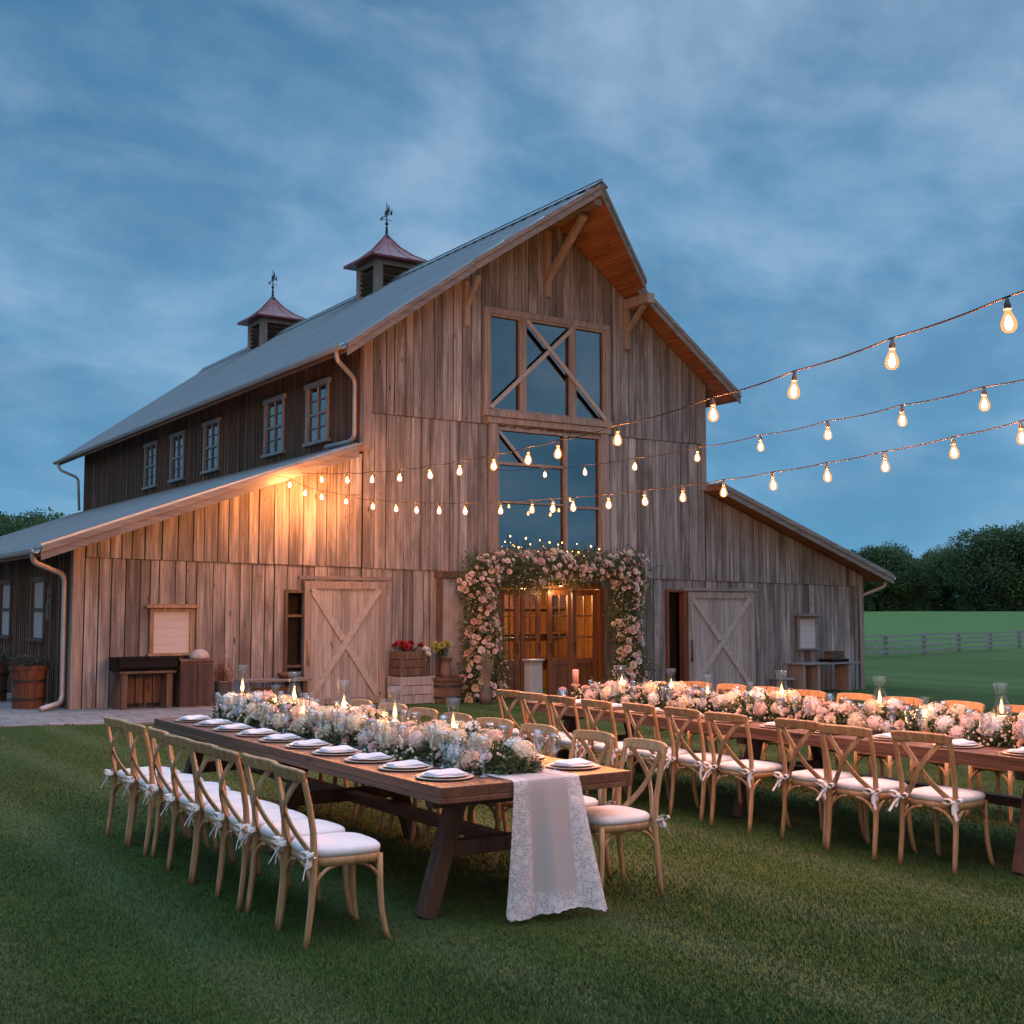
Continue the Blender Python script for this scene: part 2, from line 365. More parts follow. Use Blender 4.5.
def lacemat():
    t = NT('lace'); P = t.obj(); sp = t.nd('ShaderNodeSeparateXYZ'); t.L.new(P, sp.inputs[0])
    vo = t.nd('ShaderNodeTexVoronoi', feature='DISTANCE_TO_EDGE'); t.L.new(t.mapping(P, (88, 88, 88)), vo.inputs['Vector']); vo.inputs['Scale'].default_value = 1
    vb = t.nd('ShaderNodeTexVoronoi', feature='F1'); t.L.new(t.mapping(P, (26, 26, 26)), vb.inputs['Vector']); vb.inputs['Scale'].default_value = 1
    hole = t.ramp(vo.outputs[0], [(.10, 0.0), (.2, 1.0)]); motif = t.ramp(vb.outputs['Distance'], [(.3, 0.0), (.5, 1.0)])
    ax = t.math('ABSOLUTE', sp.outputs[0])
    hem = t.math('MAXIMUM', t.ramp(ax, [(.125, 0.0), (.138, 1.0)]), t.ramp(t.math('MULTIPLY', sp.outputs[2], -1), [(.60, 0.0), (.62, 1.0)]))
    a = t.math('MULTIPLY', t.math('MULTIPLY', hole, motif), hem)
    cl = t.nd('ShaderNodeBsdfTransparent'); w = t.noise(P, 14, 4)
    c = t.mix(hem, (.50, .48, .48), (.68, .67, .68))
    b = t.bsdf(c, .85, 0, .2, t.math('ADD', t.math('MULTIPLY', hole, -.6), w), .4, .004)
    tl = t.nd('ShaderNodeBsdfTranslucent'); t.put((.7, .68, .68), tl.inputs[0])
    m0 = t.nd('ShaderNodeMixShader'); m0.inputs[0].default_value = .25; t.L.new(b, m0.inputs[1]); t.L.new(tl.outputs[0], m0.inputs[2])
    f = t.math('MULTIPLY_ADD', a, .55, t.math('MULTIPLY', t.math('SUBTRACT', 1.0, hem), .08))
    mx = t.nd('ShaderNodeMixShader'); t.L.new(f, mx.inputs[0]); t.L.new(m0.outputs[0], mx.inputs[1]); t.L.new(cl.outputs[0], mx.inputs[2])
    return t.done(mx.outputs[0])
M['lace'] = lacemat()
M['charger'] = plain('bronze charger', (.50, .37, .28), .45, 0, .5, .2, 30)
M['china'] = plain('white china', (.72, .72, .72), .25, var=.03)
M['wax'] = plain('ivory wax', (.75, .66, .5), .5, var=.04, **{'Subsurface Weight': .2})
M['flamecore'] = emit('flame core', (1, .46, .13), 900)
M['filament'] = emit('bulb filament', (1, .43, .17), 5200)
def bulbglass():
    t = NT('bulb glass'); tr = t.nd('ShaderNodeBsdfTransparent'); tr.inputs[0].default_value = (1, .73, .50, 1)
    e = t.nd('ShaderNodeEmission'); e.inputs[0].default_value = (1, .43, .13, 1); e.inputs[1].default_value = 3.2
    a = t.nd('ShaderNodeMixShader'); a.inputs[0].default_value = .22; t.L.new(tr.outputs[0], a.inputs[1]); t.L.new(e.outputs[0], a.inputs[2])
    return t.done(a.outputs[0])
M['bulbglass'] = bulbglass()
def flamemat():
    t = NT('candle flame'); tr = t.nd('ShaderNodeBsdfTransparent'); e = t.nd('ShaderNodeEmission'); e.inputs[0].default_value = (1, .50, .13, 1); e.inputs[1].default_value = 3.2
    a = t.nd('ShaderNodeMixShader'); a.inputs[0].default_value = .5; t.L.new(tr.outputs[0], a.inputs[1]); t.L.new(e.outputs[0], a.inputs[2]); return t.done(a.outputs[0])
M['flame'] = flamemat()
M['fairy'] = emit('fairy light', (1, .50, .12), 16)
M['cable'] = plain('string cable', (.03, .025, .022), .95, spec=.05)
M['socket'] = plain('bulb socket', (.05, .045, .04), .5)
M['leaf'] = leafmat('garland leaf', (.035, .06, .022), (.065, .098, .038), (.13, .16, .08))
M['archleaf'] = leafmat('arch leaf', (.045, .07, .024), (.085, .118, .045), (.16, .185, .09))
M['treeleaf'] = leafmat('tree leaf', (.06, .098, .038), (.09, .14, .054), (.12, .17, .07), .35, .7, .25)
M['bark'] = plain('bark', (.06, .05, .04), .9, var=.35, scale=3)
M['stem'] = plain('green stem', (.07, .09, .03), .7)
PET = dict(blush=petal('blush petal', (.70, .53, .48), (.84, .70, .64)), pink=petal('pink petal', (.62, .36, .36), (.76, .53, .51)), cream=petal('cream petal', (.68, .57, .41), (.83, .75, .59)),
           white=petal('white petal', (.70, .69, .66), (.84, .84, .82)), peach=petal('peach petal', (.70, .48, .36), (.82, .62, .49)), pale=petal('pale blue petal', (.52, .62, .62), (.66, .74, .74)),
           mixed=leafmat('mixed rose petals', (.68, .46, .44), (.79, .65, .60), (.83, .78, .71), .3, .7), red=petal('red petal', (.22, .012, .018), (.36, .03, .035)), yellow=petal('yellow green petal', (.24, .26, .05), (.36, .37, .09)))

# ------------------------------------------------------------------ ground
def gz(x, y):
    b = sstep(12, 19, y)
    z = -.33 * clamp((x - 5.2) / 19.6)
    if x > 25: z += -.17 * clamp((x - 25) / 20)
    z *= b
    if x > 58: z += 1.75 * sstep(58, 165, x)
    return z
def groundmat():
    t = NT('lawn and fields'); P = t.pos(); sp = t.nd('ShaderNodeSeparateXYZ'); t.L.new(P, sp.inputs[0]); X, Y = sp.outputs[0], sp.outputs[1]
    n1 = t.noise(P, .55, 5, .6); n2 = t.noise(P, 9, 5, .7); n3 = t.noise(t.mapping(P, (60, 22, 1)), 1, 4, .7)
    lawn = t.mix(t.ramp(n1, [(.35, 0.0), (.7, 1.0)]), (.026, .055, .010), (.038, .068, .014))
    lawn = t.mix(t.ramp(n2, [(.3, 0.0), (.75, .7)]), lawn, (.055, .066, .018))
    sw = t.math('SINE', t.math('MULTIPLY', t.math('ADD', X, t.math('MULTIPLY', n1, .25)), 2 * pi / 1.05))
    lawn = t.mix(t.ramp(sw, [(.0, 0.0), (.9, .36)]), lawn, (.085, .105, .045))
    lawn = t.mix(1.0, lawn, t.ramp(n3, [(.25, .6), (.75, 1.35)]), 'MULTIPLY')
    # mown paddock, fence strip, crop
    rows = t.noise(t.mapping(P, (.9, .05, 1), rot=(0, 0, radians(-6))), 1, 4, .6)
    pad = t.mix(t.ramp(rows, [(.35, 0.0), (.65, 1.0)]), (.055, .085, .020), (.088, .11, .036))
    crop = t.mix(t.ramp(t.noise(t.mapping(P, (.35, .06, 1)), 1, 5, .65), [(.3, 0.0), (.7, 1.0)]), (.080, .128, .036), (.10, .152, .05))
    c = t.mix(t.ramp(t.math('DIVIDE', X, 100), [(.255, 0.0), (.275, 1.0)]), lawn, pad)
    c = t.mix(t.ramp(t.math('DIVIDE', t.math('ADD', X, t.math('MULTIPLY', rows, 6)), 100), [(.57, 0.0), (.66, 1.0)]), c, crop)
    return t.done(t.bsdf(c, .95, 0, .1, t.math('ADD', n2, n3), .5, .03))
M['ground'] = groundmat()
def ground():
    def axis(lo, hi, segs):
        out = []
        for a, b, n in segs: out += [a + (b - a) * i / n for i in range(n)]
        return out + [hi]
    xs = axis(-1500, 2500, [(-1500, -100, 8), (-100, -10, 10), (-10, 30, 60), (30, 180, 60), (180, 400, 8), (400, 2500, 8)])
    ys = axis(-600, 3000, [(-600, -20, 8), (-20, 5, 8), (5, 25, 40), (25, 60, 20), (60, 250, 20), (250, 3000, 12)])
    mb = MB(); n = len(ys)
    mb.v = [(x, y, gz(x, y)) for x in xs for y in ys]
    mb.f = [(i * n + j, (i + 1) * n + j, (i + 1) * n + j + 1, i * n + j + 1) for i in range(len(xs) - 1) for j in range(n - 1)]
    tag(mb.build('ground', M['ground'], smooth=True), 'open green lawn and fields running to the tree line', kind='structure')
ground()
def patio():
    t = NT('stone pavers'); P = t.pos(); br = t.nd('ShaderNodeTexBrick'); t.L.new(P, br.inputs['Vector']); br.offset = .5
    br.inputs['Scale'].default_value = 1; br.inputs['Brick Width'].default_value = .62; br.inputs['Row Height'].default_value = .42; br.inputs['Mortar Size'].default_value = .012
    br.inputs['Color1'].default_value = (.17, .155, .15, 1); br.inputs['Color2'].default_value = (.235, .215, .205, 1); br.inputs['Mortar'].default_value = (.07, .065, .06, 1)
    n = t.noise(P, 5, 6, .65); c = t.mix(1.0, br.outputs[0], t.ramp(n, [(.3, .7), (.7, 1.25)]), 'MULTIPLY')
    m = t.done(t.bsdf(c, .8, 0, .3, t.math('SUBTRACT', n, t.math('MULTIPLY', br.outputs['Fac'], 1.5)), .4, .01))
    mb = MB()
    mb.prism([(-14, 19.35, -.2), (4.0, 19.1, -.2), (6.3, 18.3, -.2), (9.2, 18.3, -.2), (9.2, 21.7, -.2), (5.4, 21.7, -.2), (5.4, 44, -.2), (-14, 44, -.2)], (0, 0, .225))
    tag(mb.build('patio', m, bevel=.01), 'grey stone paved patio along the left of the barn', kind='structure')
patio()

# ------------------------------------------------------------------ barn
FY = 21.53
BO = (15.07, 21.53, 0.0)
barn = empty('barn', BO, 'tall weathered timber barn with tin roof, two cupolas and lean-to wings', 'barn')
def bp(mb, name, mat, parent=None, **k): return mb.build(name, mat, parent or barn, org=BO, **k)
RID, SL = 10.4, .726
def main_top(x): return RID - .22 - SL * abs(x - 15.07)
def ll_top(x): return 4.72 - .365 * (10.65 - x)
def rl_top(x): return 4.40 - .347 * (x - 19.5)
def board_wall(mb, a0, a1, lo, hi, openings, wmin, wmax, place, th=.026, gap=.015, seed=1, jit=.007, batten=False):
    """boards between a0 and a1; lo/hi are functions of the position; openings are (a,b,z0,z1); place(a, depth, z) -> point"""
    rnd = random.Random(seed)
    marks = sorted({a0, a1} | {clamp(o[0], a0, a1) for o in openings} | {clamp(o[1], a0, a1) for o in openings})
    edges = []
    for p, q in zip(marks, marks[1:]):
        if q - p < .02: continue
        n = max(1, round((q - p) / ((wmin + wmax) / 2))); ws = [rnd.uniform(wmin, wmax) for _ in range(n)]; k = (q - p) / sum(ws); x = p
        for w in ws: edges.append((x, x + w * k)); x += w * k
    for xa, xb in edges:
        m = (xa + xb) / 2; segs = [(lo(m), None)]
        iv = [(lo(m), None)]
        cuts = sorted([(o[2], o[3]) for o in openings if o[0] - .001 <= m <= o[1] + .001])
        out = []; z = None
        cur = 'lo'
        for c0, c1 in cuts:
            out.append((cur, c0)); cur = c1
        out.append((cur, 'hi'))
        d = rnd.uniform(-jit, jit)
        g = rnd.uniform(gap * .5, gap * 1.6) / 2
        for s0, s1 in out:
            za = [lo(xa) if s0 == 'lo' else s0, lo(xb) if s0 == 'lo' else s0]
            zb = [hi(xa) if s1 == 'hi' else s1, hi(xb) if s1 == 'hi' else s1]
            za = [max(za[0], lo(xa)), max(za[1], lo(xb))]; zb = [min(zb[0], hi(xa)), min(zb[1], hi(xb))]
            if zb[0] - za[0] < .02 and zb[1] - za[1] < .02: continue
            zb = [max(zb[i], za[i] + .001) for i in (0, 1)]
            pts = [place(xa + g, d, za[0]), place(xb - g, d, za[1]), place(xb - g, d, zb[1]), place(xa + g, d, zb[0])]
            v = Vector(place(0, d + th, 0)) - Vector(place(0, d, 0))
            mb.prism(pts, v)
            if batten and s0 == 'lo' and rnd.random() < .75:
                w = .028
                mb.prism([place(xb - w, d - .02, za[1]), place(xb + w, d - .02, za[1]), place(xb + w, d - .02, zb[1]), place(xb - w, d - .02, zb[1])], v * .7)
def front(dep): return lambda a, d, z: (a, FY + dep + d, z)
OPEN = [(9.12, 9.43, .45, 2.0), (13.78, 16.42, -.3, 2.15), (18.34, 18.86, -.35, 2.08), (13.72, 16.44, 2.95, 5.48), (13.52, 16.55, 5.82, 7.86)]
def clip_open(z0, z1, xa, xb): return [o for o in OPEN if o[3] > z0 and o[2] < z1 and o[1] > xa and o[0] < xb]
def wallset():
    mbL, mbM, mbR = MB(), MB(), MB()
    flo = lambda x: gz(x, 21.5) - .12
    c = lambda v: (lambda x: v)
    sl = lambda x: 2.58 - .016 * (x - 5.2)
    # lower tier, slightly set back
    board_wall(mbL, 5.25, 10.64, flo, lambda x: min(sl(x), ll_top(x)), clip_open(-1, 2.55, 5.25, 10.64), .16, .30, front(.012), seed=3)
    board_wall(mbL, 5.25, 10.64, lambda x: min(sl(x) + .006, ll_top(x) - .001), ll_top, [], .16, .30, front(-.012), seed=4)
    board_wall(mbM, 10.66, 19.49, flo, lambda x: sl(x) - .004, clip_open(-1, 2.4, 10.65, 19.5), .15, .26, front(.012), seed=5)
    board_wall(mbM, 10.66, 19.49, lambda x: sl(x), c(5.52), clip_open(2.4, 5.52, 10.65, 19.5), .16, .28, front(-.012), seed=6)
    board_wall(mbM, 10.66, 19.49, c(5.528), main_top, clip_open(5.5, 9, 10.65, 19.5), .16, .28, front(-.03), seed=8)
    board_wall(mbR, 19.51, 24.8, flo, lambda x: min(sl(x), rl_top(x)), clip_open(-1, 2.4, 19.5, 24.8), .12, .22, front(.012), seed=9)
    board_wall(mbR, 19.51, 24.8, lambda x: min(sl(x) + .006, rl_top(x) - .001), rl_top, [], .12, .22, front(-.012), seed=10)
    wl = bp(mbL, 'wing_wall', M['barn'], bevel=.003, seg=1); wl['label'] = 'left wing front of wide boards glowing under the bulbs'
    bp(mbM, 'gable_wall', M['barn'], bevel=.003, seg=1)
    wr = bp(mbR, 'wing_wall', M['barn'], bevel=.003, seg=1); wr['label'] = 'right wing front of narrow grey boards'
    sh = MB()
    for a, b, f in ((5.3, 10.62, ll_top), (10.68, 19.47, main_top), (19.53, 24.75, rl_top)):
        board_wall(sh, a, b, lambda x: gz(x, 21.5) - .2, lambda x: f(x) - .01, clip_open(-1, 11, a, b), .5, .9, front(.05), th=.03, gap=0, jit=0)
    bp(sh, 'sheathing', M['inner'])
    # left upper side wall, brown board and batten
    sw = MB(); win = [(y - .55, y + .55, 5.16, 6.40) for y in (23.66, 25.98, 30.08, 32.74, 35.13)]
    side = lambda X: (lambda a, d, z: (X + d, a, z))
    board_wall(sw, 21.56, 42.5, c(4.6), c(6.93), win, .18, .28, side(10.66), seed=12, batten=True)
    o = bp(sw, 'side_wall', M['barn_side'], bevel=.002, seg=1); o['label'] = 'dark brown upper side wall of board and batten'
    s2 = MB(); win2 = [(23.42, 24.52, 1.14, 2.22), (26.35, 27.42, 1.14, 2.24), (31, 32.1, 1.14, 2.24)]
    board_wall(s2, 21.57, 42.5, c(-.1), c(2.74), win2, .14, .24, side(5.26), seed=13, batten=True)
    o = bp(s2, 'side_wall', M['barn_side'], bevel=.002, seg=1); o['label'] = 'dark low side wall under the left eave'
    s3 = MB()
    board_wall(s3, 21.56, 42.5, c(4.3), c(6.93), [], .2, .3, lambda a, d, z: (19.48 - d, a, z), seed=14)
    board_wall(s3, 21.57, 42.5, c(-.6), c(2.58), [], .2, .3, lambda a, d, z: (24.79 - d, a, z), seed=15)
    bp(s3, 'side_wall', M['barn'])
    bk = MB()
    board_wall(bk, 10.66, 19.49, c(-.6), main_top, [], .25, .4, lambda a, d, z: (a, 42.5 - d, z), seed=16)
    board_wall(bk, 5.26, 10.64, c(-.6), ll_top, [], .25, .4, lambda a, d, z: (a, 42.5 - d, z), seed=17)
    board_wall(bk, 19.51, 24.8, c(-.6), rl_top, [], .25, .4, lambda a, d, z: (a, 42.5 - d, z), seed=18)
    bp(bk, 'back_wall', M['barn'])
    bs = MB()
    for X, a, b in ((10.74, 4.6, 6.9), (5.34, -.3, 2.7)):
        board_wall(bs, 21.65, 42.4, c(a), c(b), win if X > 8 else win2, .8, 1.2, side(X), th=.03, gap=0, jit=0)
    for X, a, b in ((19.40, 4.3, 6.9), (24.70, -.6, 2.55)):
        bs.b2((X, 21.65, a), (X - .03, 42.4, b))
    bs.b2((5.4, 42.38, -.4), (24.7, 42.41, 2.4)); bs.b2((10.8, 42.38, 2.5), (19.3, 42.41, 6.9))
    bp(bs, 'lining', M['inner'])
    # corner boards
    for x, z0, z1 in ((10.65, 4.78, 6.95), (19.5, 4.45, 6.93), (5.25, -.1, 2.70), (24.8, -.45, 2.55)):
        tr = MB(); k = 1 if x < 15 else -1; w = .058 if x in (10.65, 19.5) else .05
        tr.prism([(x - .013 * k, FY - w, z0), (x + .14 * k, FY - w, z0), (x + .14 * k, FY - w + .026, z0), (x + .012 * k, FY - w + .026, z0), (x + .012 * k, FY + .13, z0), (x - .013 * k, FY + .13, z0)], (0, 0, z1 - z0))
        bp(tr, 'corner_board', M['trimv'], bevel=.004)
wallset()
def room():
    mb = MB()
    mb.b2((12.8, 24.6, -.5), (17.6, 24.65, 2.7)); mb.b2((12.8, 21.75, -.5), (12.85, 24.6, 2.7)); mb.b2((17.55, 21.75, -.5), (17.6, 24.6, 2.7)); mb.b2((12.85, 21.72, 2.45), (17.55, 24.6, 2.5))
    for i in range(5):                                  # studs and shelves along the hall's end wall
        x = 13.3 + i * .95; mb.b2((x, 24.45, -.3), (x + .09, 24.6, 2.4))
    for z in (.5, 1.1, 1.7): mb.b2((12.9, 24.3, z), (17.5, 24.58, z + .05))
    bp(mb, 'hall_wall', M['interior'])
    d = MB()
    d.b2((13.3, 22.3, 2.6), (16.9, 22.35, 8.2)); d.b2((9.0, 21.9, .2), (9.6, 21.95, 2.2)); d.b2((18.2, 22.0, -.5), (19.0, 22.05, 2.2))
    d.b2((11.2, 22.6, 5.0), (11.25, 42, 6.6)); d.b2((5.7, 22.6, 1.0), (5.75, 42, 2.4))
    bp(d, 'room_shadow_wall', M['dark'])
    fl = MB(); fl.b2((5.5, 21.7, -.42), (24.6, 42.3, -.33)); bp(fl, 'floor_slab', M['inner'])
room()

# roofs -------------------------------------------------------------
def roof_slab(name, quad_top, th, ribs_n, rib_from, rib_to, label=None):
    """metal sheet with standing seams over a boarded underside. quad_top: polygon of the roof's upper face"""
    top = MB(); top.prism(quad_top, (0, 0, -.03))
    for k in range(ribs_n):
        a, b = rib_from(k), rib_to(k)
        if a and b: top.bar(Vector(a) + Vector((0, 0, .016)), Vector(b) + Vector((0, 0, .016)), .035, .036)
    o = bp(top, name, M['roof']); 
    if label: o['label'] = label
    s = MB(); s.prism([(x, y, z - .034) for x, y, z in quad_top], (0, 0, -(th - .034))); bp(s, 'soffit', M['soffit'])
def zt(x): return RID - SL * abs(x - 15.07)
YE, YK, YA, YB = 20.97, 20.97, 19.66, 43.75
XL, XK, XKR, XR = 10.02, 12.85, 17.08, 20.12
def front_left(x): return YE if x <= XK else lerp(YK, YA, (x - XK) / (15.07 - XK))
def front_right(x): return YE if x >= XKR else lerp(YA, 20.72, (x - 15.07) / (XKR - 15.07))
pl = [(XL, YE, zt(XL)), (XK, YK, zt(XK)), (15.07, YA, RID), (15.07, YB, RID), (XL, YB, zt(XL))]
ys = lambda k: 21.0 + .42 * k
def ribL(k):
    y = YA + .16 + .42 * k
    if y > YB: return None
    if y >= YE: return (XL, y, zt(XL))
    t = (YK - y) / (YK - YA); x = XK + t * (15.07 - XK); return (x, y, zt(x))
def ribLt(k):
    y = YA + .16 + .42 * k
    return (15.05, y, zt(15.05)) if y <= YB - .05 else None
roof_slab('roof', pl, .19, 58, ribL, ribLt, 'main tin roof slope on the left of the ridge')
pr = [(15.072, YA, RID), (XKR, 20.72, zt(XKR)), (XKR, YE, zt(XKR)), (XR, YE, zt(XR)), (XR, YB, zt(XR)), (15.072, YB, RID)]
pr1 = [(15.072, YA, RID), (XKR, 20.72, zt(XKR)), (XKR, YB, zt(XKR)), (15.072, YB, RID)]
pr2 = [(XKR, YE, zt(XKR)), (XR, YE, zt(XR)), (XR, YB, zt(XR)), (XKR, YB, zt(XKR))]
roof_slab('roof', pr1, .19, 55, lambda k: (15.09, ys(k), zt(15.09)) if ys(k) < YB else None, lambda k: (XKR, ys(k), zt(XKR)), 'main tin roof slope on the right of the ridge')
roof_slab('roof', pr2, .19, 55, lambda k: (XKR, ys(k), zt(XKR)) if ys(k) < YB else None, lambda k: (XR, ys(k), zt(XR)), 'lower part of the right tin roof slope')
LLX0, LLX1 = 4.60, 10.64
def zl(x): return 4.94 - .365 * (10.65 - x)
def zr(x): return 4.60 - .347 * (x - 19.5)
roof_slab('roof', [(LLX0, 21.0, zl(LLX0)), (10.3, 21.0, zl(10.3)), (10.3, 21.49, zl(10.3)), (LLX1, 21.49, zl(LLX1)), (LLX1, 43.3, zl(LLX1)), (LLX0, 43.3, zl(LLX0))], .17, 54,
          lambda k: (LLX0, 21.03 + .42 * k, zl(LLX0)) if 21.03 + .42 * k < 43.3 else None, lambda k: (LLX1 if k > 1 else 10.28, 21.03 + .42 * k, zl(LLX1 if k > 1 else 10.28)), 'tin roof of the left lean-to')
roof_slab('roof', [(19.51, 21.0, zr(19.51)), (25.38, 21.0, zr(25.38)), (25.38, 43.3, zr(25.38)), (19.51, 43.3, zr(19.51))], .17, 54,
          lambda k: (19.51, 21.03 + .42 * k, zr(19.51)) if 21.03 + .42 * k < 43.3 else None, lambda k: (25.38, 21.03 + .42 * k, zr(25.38)), 'tin roof of the right lean-to')
def rake(a, b, h=.24, th=.035, drop=-.02):
    mb = MB(); a, b = Vector(a), Vector(b); d = Vector((b.x - a.x, b.y - a.y, 0)).normalized(); out = Vector((d.y, -d.x, 0))
    if out.y > 0: out = -out
    mb.prism([a + Vector((0, 0, drop)), b + Vector((0, 0, drop)), b + Vector((0, 0, drop - h)), a + Vector((0, 0, drop - h))], out * th)
    mb.prism([a + Vector((0, 0, drop + .012)), b + Vector((0, 0, drop + .012)), b + Vector((0, 0, drop - .09)), a + Vector((0, 0, drop - .09))], out * (th + .022))
    return bp(mb, 'rake_board', M['trim'], bevel=.004)
rake((XL, YE, zt(XL)), (XK, YK, zt(XK))); rake((XK, YK, zt(XK)), (15.07, YA, RID)); rake((15.07, YA, RID), (XKR, 20.72, zt(XKR))); rake((XKR + .002, YE, zt(XKR)), (XR, YE, zt(XR)))
rake((LLX0, 21.0, zl(LLX0)), (10.3, 21.0, zl(10.3)), .22); rake((19.51, 21.0, zr(19.51)), (25.38, 21.0, zr(25.38)), .22)
def ridge():
    mb = MB(); mb.bar((15.0, YA - .03, RID + .005), (15.0, YB, RID + .005), .26, .02, (-SL, 0, 1)); mb.bar((15.14, YA - .03, RID + .005), (15.14, YB, RID + .005), .26, .02, (SL, 0, 1))
    mb.tube([(15.07, YA - .04, RID + .06), (15.07, YB, RID + .06)], .035, 8)
    bp(mb, 'ridge_cap', M['roof'])
ridge()
def braces():
    def one(x, zw, yo, zo, w=.12, beam=True):
        mb = MB(); mb.bar((x, FY - .03, zw), (x, yo, zo), w, w, (1, 0, 0))
        if beam: mb.b2((x - .1, yo - .22, zo - .02), (x + .1, FY - .03, zo + .2))
        mb.b2((x - .06, FY - .13, zw - .35), (x + .06, FY - .03, zo))
        bp(mb, 'knee_brace', M['trimv'], bevel=.006)
    one(15.0, 8.75, 20.15, 9.85, .13, False); one(12.95, 7.85, 20.98, 8.45, .1, False); one(17.16, 7.85, 20.82, 8.42, .1, True)
    mb = MB(); mb.b2((14.97, YA + .08, 9.97), (15.17, FY - .03, 10.17)); bp(mb, 'ridge_beam', M['trim'], bevel=.006)
braces()
def gutter(p, q, r=.075):
    mb = MB(); p, q = Vector(p), Vector(q); n = 9; prof = [(cos(pi + pi * i / (n - 1)) * r, sin(pi + pi * i / (n - 1)) * r) for i in range(n)] + [(cos(pi * 2 - pi * i / (n - 1)) * (r - .01), sin(pi * 2 - pi * i / (n - 1)) * (r - .01)) for i in range(n)]
    mb.prism([(p.x + a, p.y, p.z + b) for a, b in prof], q - p); bp(mb, 'gutter', M['lead'], smooth=False)
gutter((XL - .07, 20.99, zt(XL) - .05), (XL - .07, 43.7, zt(XL) - .05)); gutter((LLX0 - .07, 21.02, zl(LLX0) - .05), (LLX0 - .07, 43.2, zl(LLX0) - .05))
gutter((25.45, 21.02, zr(25.38) - .05), (25.45, 43.2, zr(25.38) - .05))
def bez(p, steps=4):
    """round the corners of a polyline"""
    out = [Vector(p[0])]
    for a, b, c in zip(p, p[1:], p[2:]):
        a, b, c = Vector(a), Vector(b), Vector(c); r = min(.14, (a - b).length * .45, (c - b).length * .45)
        s, e = b + (a - b).normalized() * r, b + (c - b).normalized() * r
        for i in range(steps + 1):
            t = i / steps; out.append(s.lerp(b, t).lerp(b.lerp(e, t), t))
    return out + [Vector(p[-1])]
def downspout(pts, label):
    mb = MB(); mb.tube(bez(pts), .046, 10); o = bp(mb, 'downspout', M['lead'], smooth=True); o['label'] = label
downspout([(LLX0 - .06, 21.35, 2.68), (LLX0 - .04, 21.35, 2.48), (5.16, 21.72, 2.28), (5.17, 21.72, .22), (5.12, 21.66, .13), (4.75, 21.35, .06)], 'pale downspout with a kicked foot at the left corner')
downspout([(XL - .06, 21.3, 6.68), (XL - .05, 21.3, 6.45), (10.56, 21.72, 6.2), (10.56, 21.72, 5.05), (10.54, 21.9, 4.98), (10.5, 22.9, 4.98)], 'downspout from the main eave onto the lean-to roof')
downspout([(XL - .06, 43.2, 6.68), (XL - .05, 43.2, 6.4), (10.5, 42.75, 6.1), (10.55, 42.7, 5.0)], 'downspout at the far end of the main eave')
downspout([(25.44, 21.3, 2.46), (25.43, 21.3, 2.28), (24.9, 21.75, 2.0), (24.88, 21.8, 1.9), (24.87, 21.8, -.2)], 'downspout bending in under the right eave')

# windows -----------------------------------------------------------
def glaze(parent, x0, x1, z0, z1, y, mat='pane'):
    mb = MB(); mb.b2((x0, y, z0), (x1, y + .006, z1)); return bp(mb, 'pane', M[mat], parent)
def big_windows():
    y = FY - .085
    f = MB(); x0, x1, z0, z1 = 13.52, 16.55, 5.82, 7.86
    f.b2((x0 - .13, y, z1), (x1 + .13, y + .06, z1 + .13)); f.b2((x0 - .15, y - .04, z0 - .13), (x1 + .15, y + .06, z0)); f.b2((x0 - .13, y + .002, z0), (x0, y + .06, z1)); f.b2((x1, y + .002, z0), (x1 + .13, y + .06, z1))
    for x in (14.36, 15.66): f.b2((x - .085, y + .004, z0), (x + .085, y + .09, z1))
    for a, b in ((x0, x0 + .05), (x1 - .05, x1)): f.b2((a, y + .02, z0), (b, y + .1, z1))
    f.b2((x0 + .05, y + .022, z0), (x1 - .05, y + .1, z0 + .05)); f.b2((x0 + .05, y + .022, z1 - .05), (x1 - .05, y + .1, z1))
    w = bp(f, 'window', M['trimv'], bevel=.005); w['label'] = 'upper gable window of three panes under a timber cross'
    c = MB(); c.bar((x0 + .02, y + .006, z0 + .05), (15.64, y + .006, z1 - .08), .05, .085, (0, 0, 1)); c.bar((14.42, y - .03, z1 - .05), (x1 - .02, y - .03, z0 + .02), .05, .085, (0, 0, 1)); bp(c, 'cross_brace', M['brace'], w, bevel=.004)
    glaze(w, x0 + .01, x1 - .01, z0 + .01, z1 - .01, y + .095)
    f = MB(); x0, x1, z0, z1 = 13.72, 16.44, 2.95, 5.48
    f.b2((x0 - .2, y + .012, z0 - .1), (x0, y + .07, z1 + .07)); f.b2((x1, y + .012, z0 - .1), (x1 + .2, y + .07, z1 + .07)); f.b2((x0 - .24, y - .01, z1 + .075), (x1 + .24, y + .075, z1 + .2))
    f.b2((15.44, y + .03, z0), (15.53, y + .11, z1)); f.b2((x0, y + .034, 4.70), (15.44, y + .10, 4.76)); f.b2((15.53, y + .034, 3.86), (x1, y + .10, 3.92)); f.b2((x0, y + .034, z1 - .06), (x1, y + .11, z1)); f.b2((x0, y + .034, 3.90), (15.44, y + .09, 3.94))
    f.b2((x0, y + .032, z0), (x0 + .05, y + .11, z1 - .06)); f.b2((x1 - .05, y + .032, z0), (x1, y + .11, z1 - .06))
    w = bp(f, 'window', M['trimv'], bevel=.004); w['label'] = 'tall lower gable window rising behind the flower arch'
    c = MB(); c.bar((13.78, y + .05, 5.4), (14.42, y + .05, 4.76), .03, .05); bp(c, 'stay', M['brace'], w)
    glaze(w, x0 + .01, x1 - .01, z0 + .01, z1 - .01, y + .115)
big_windows()
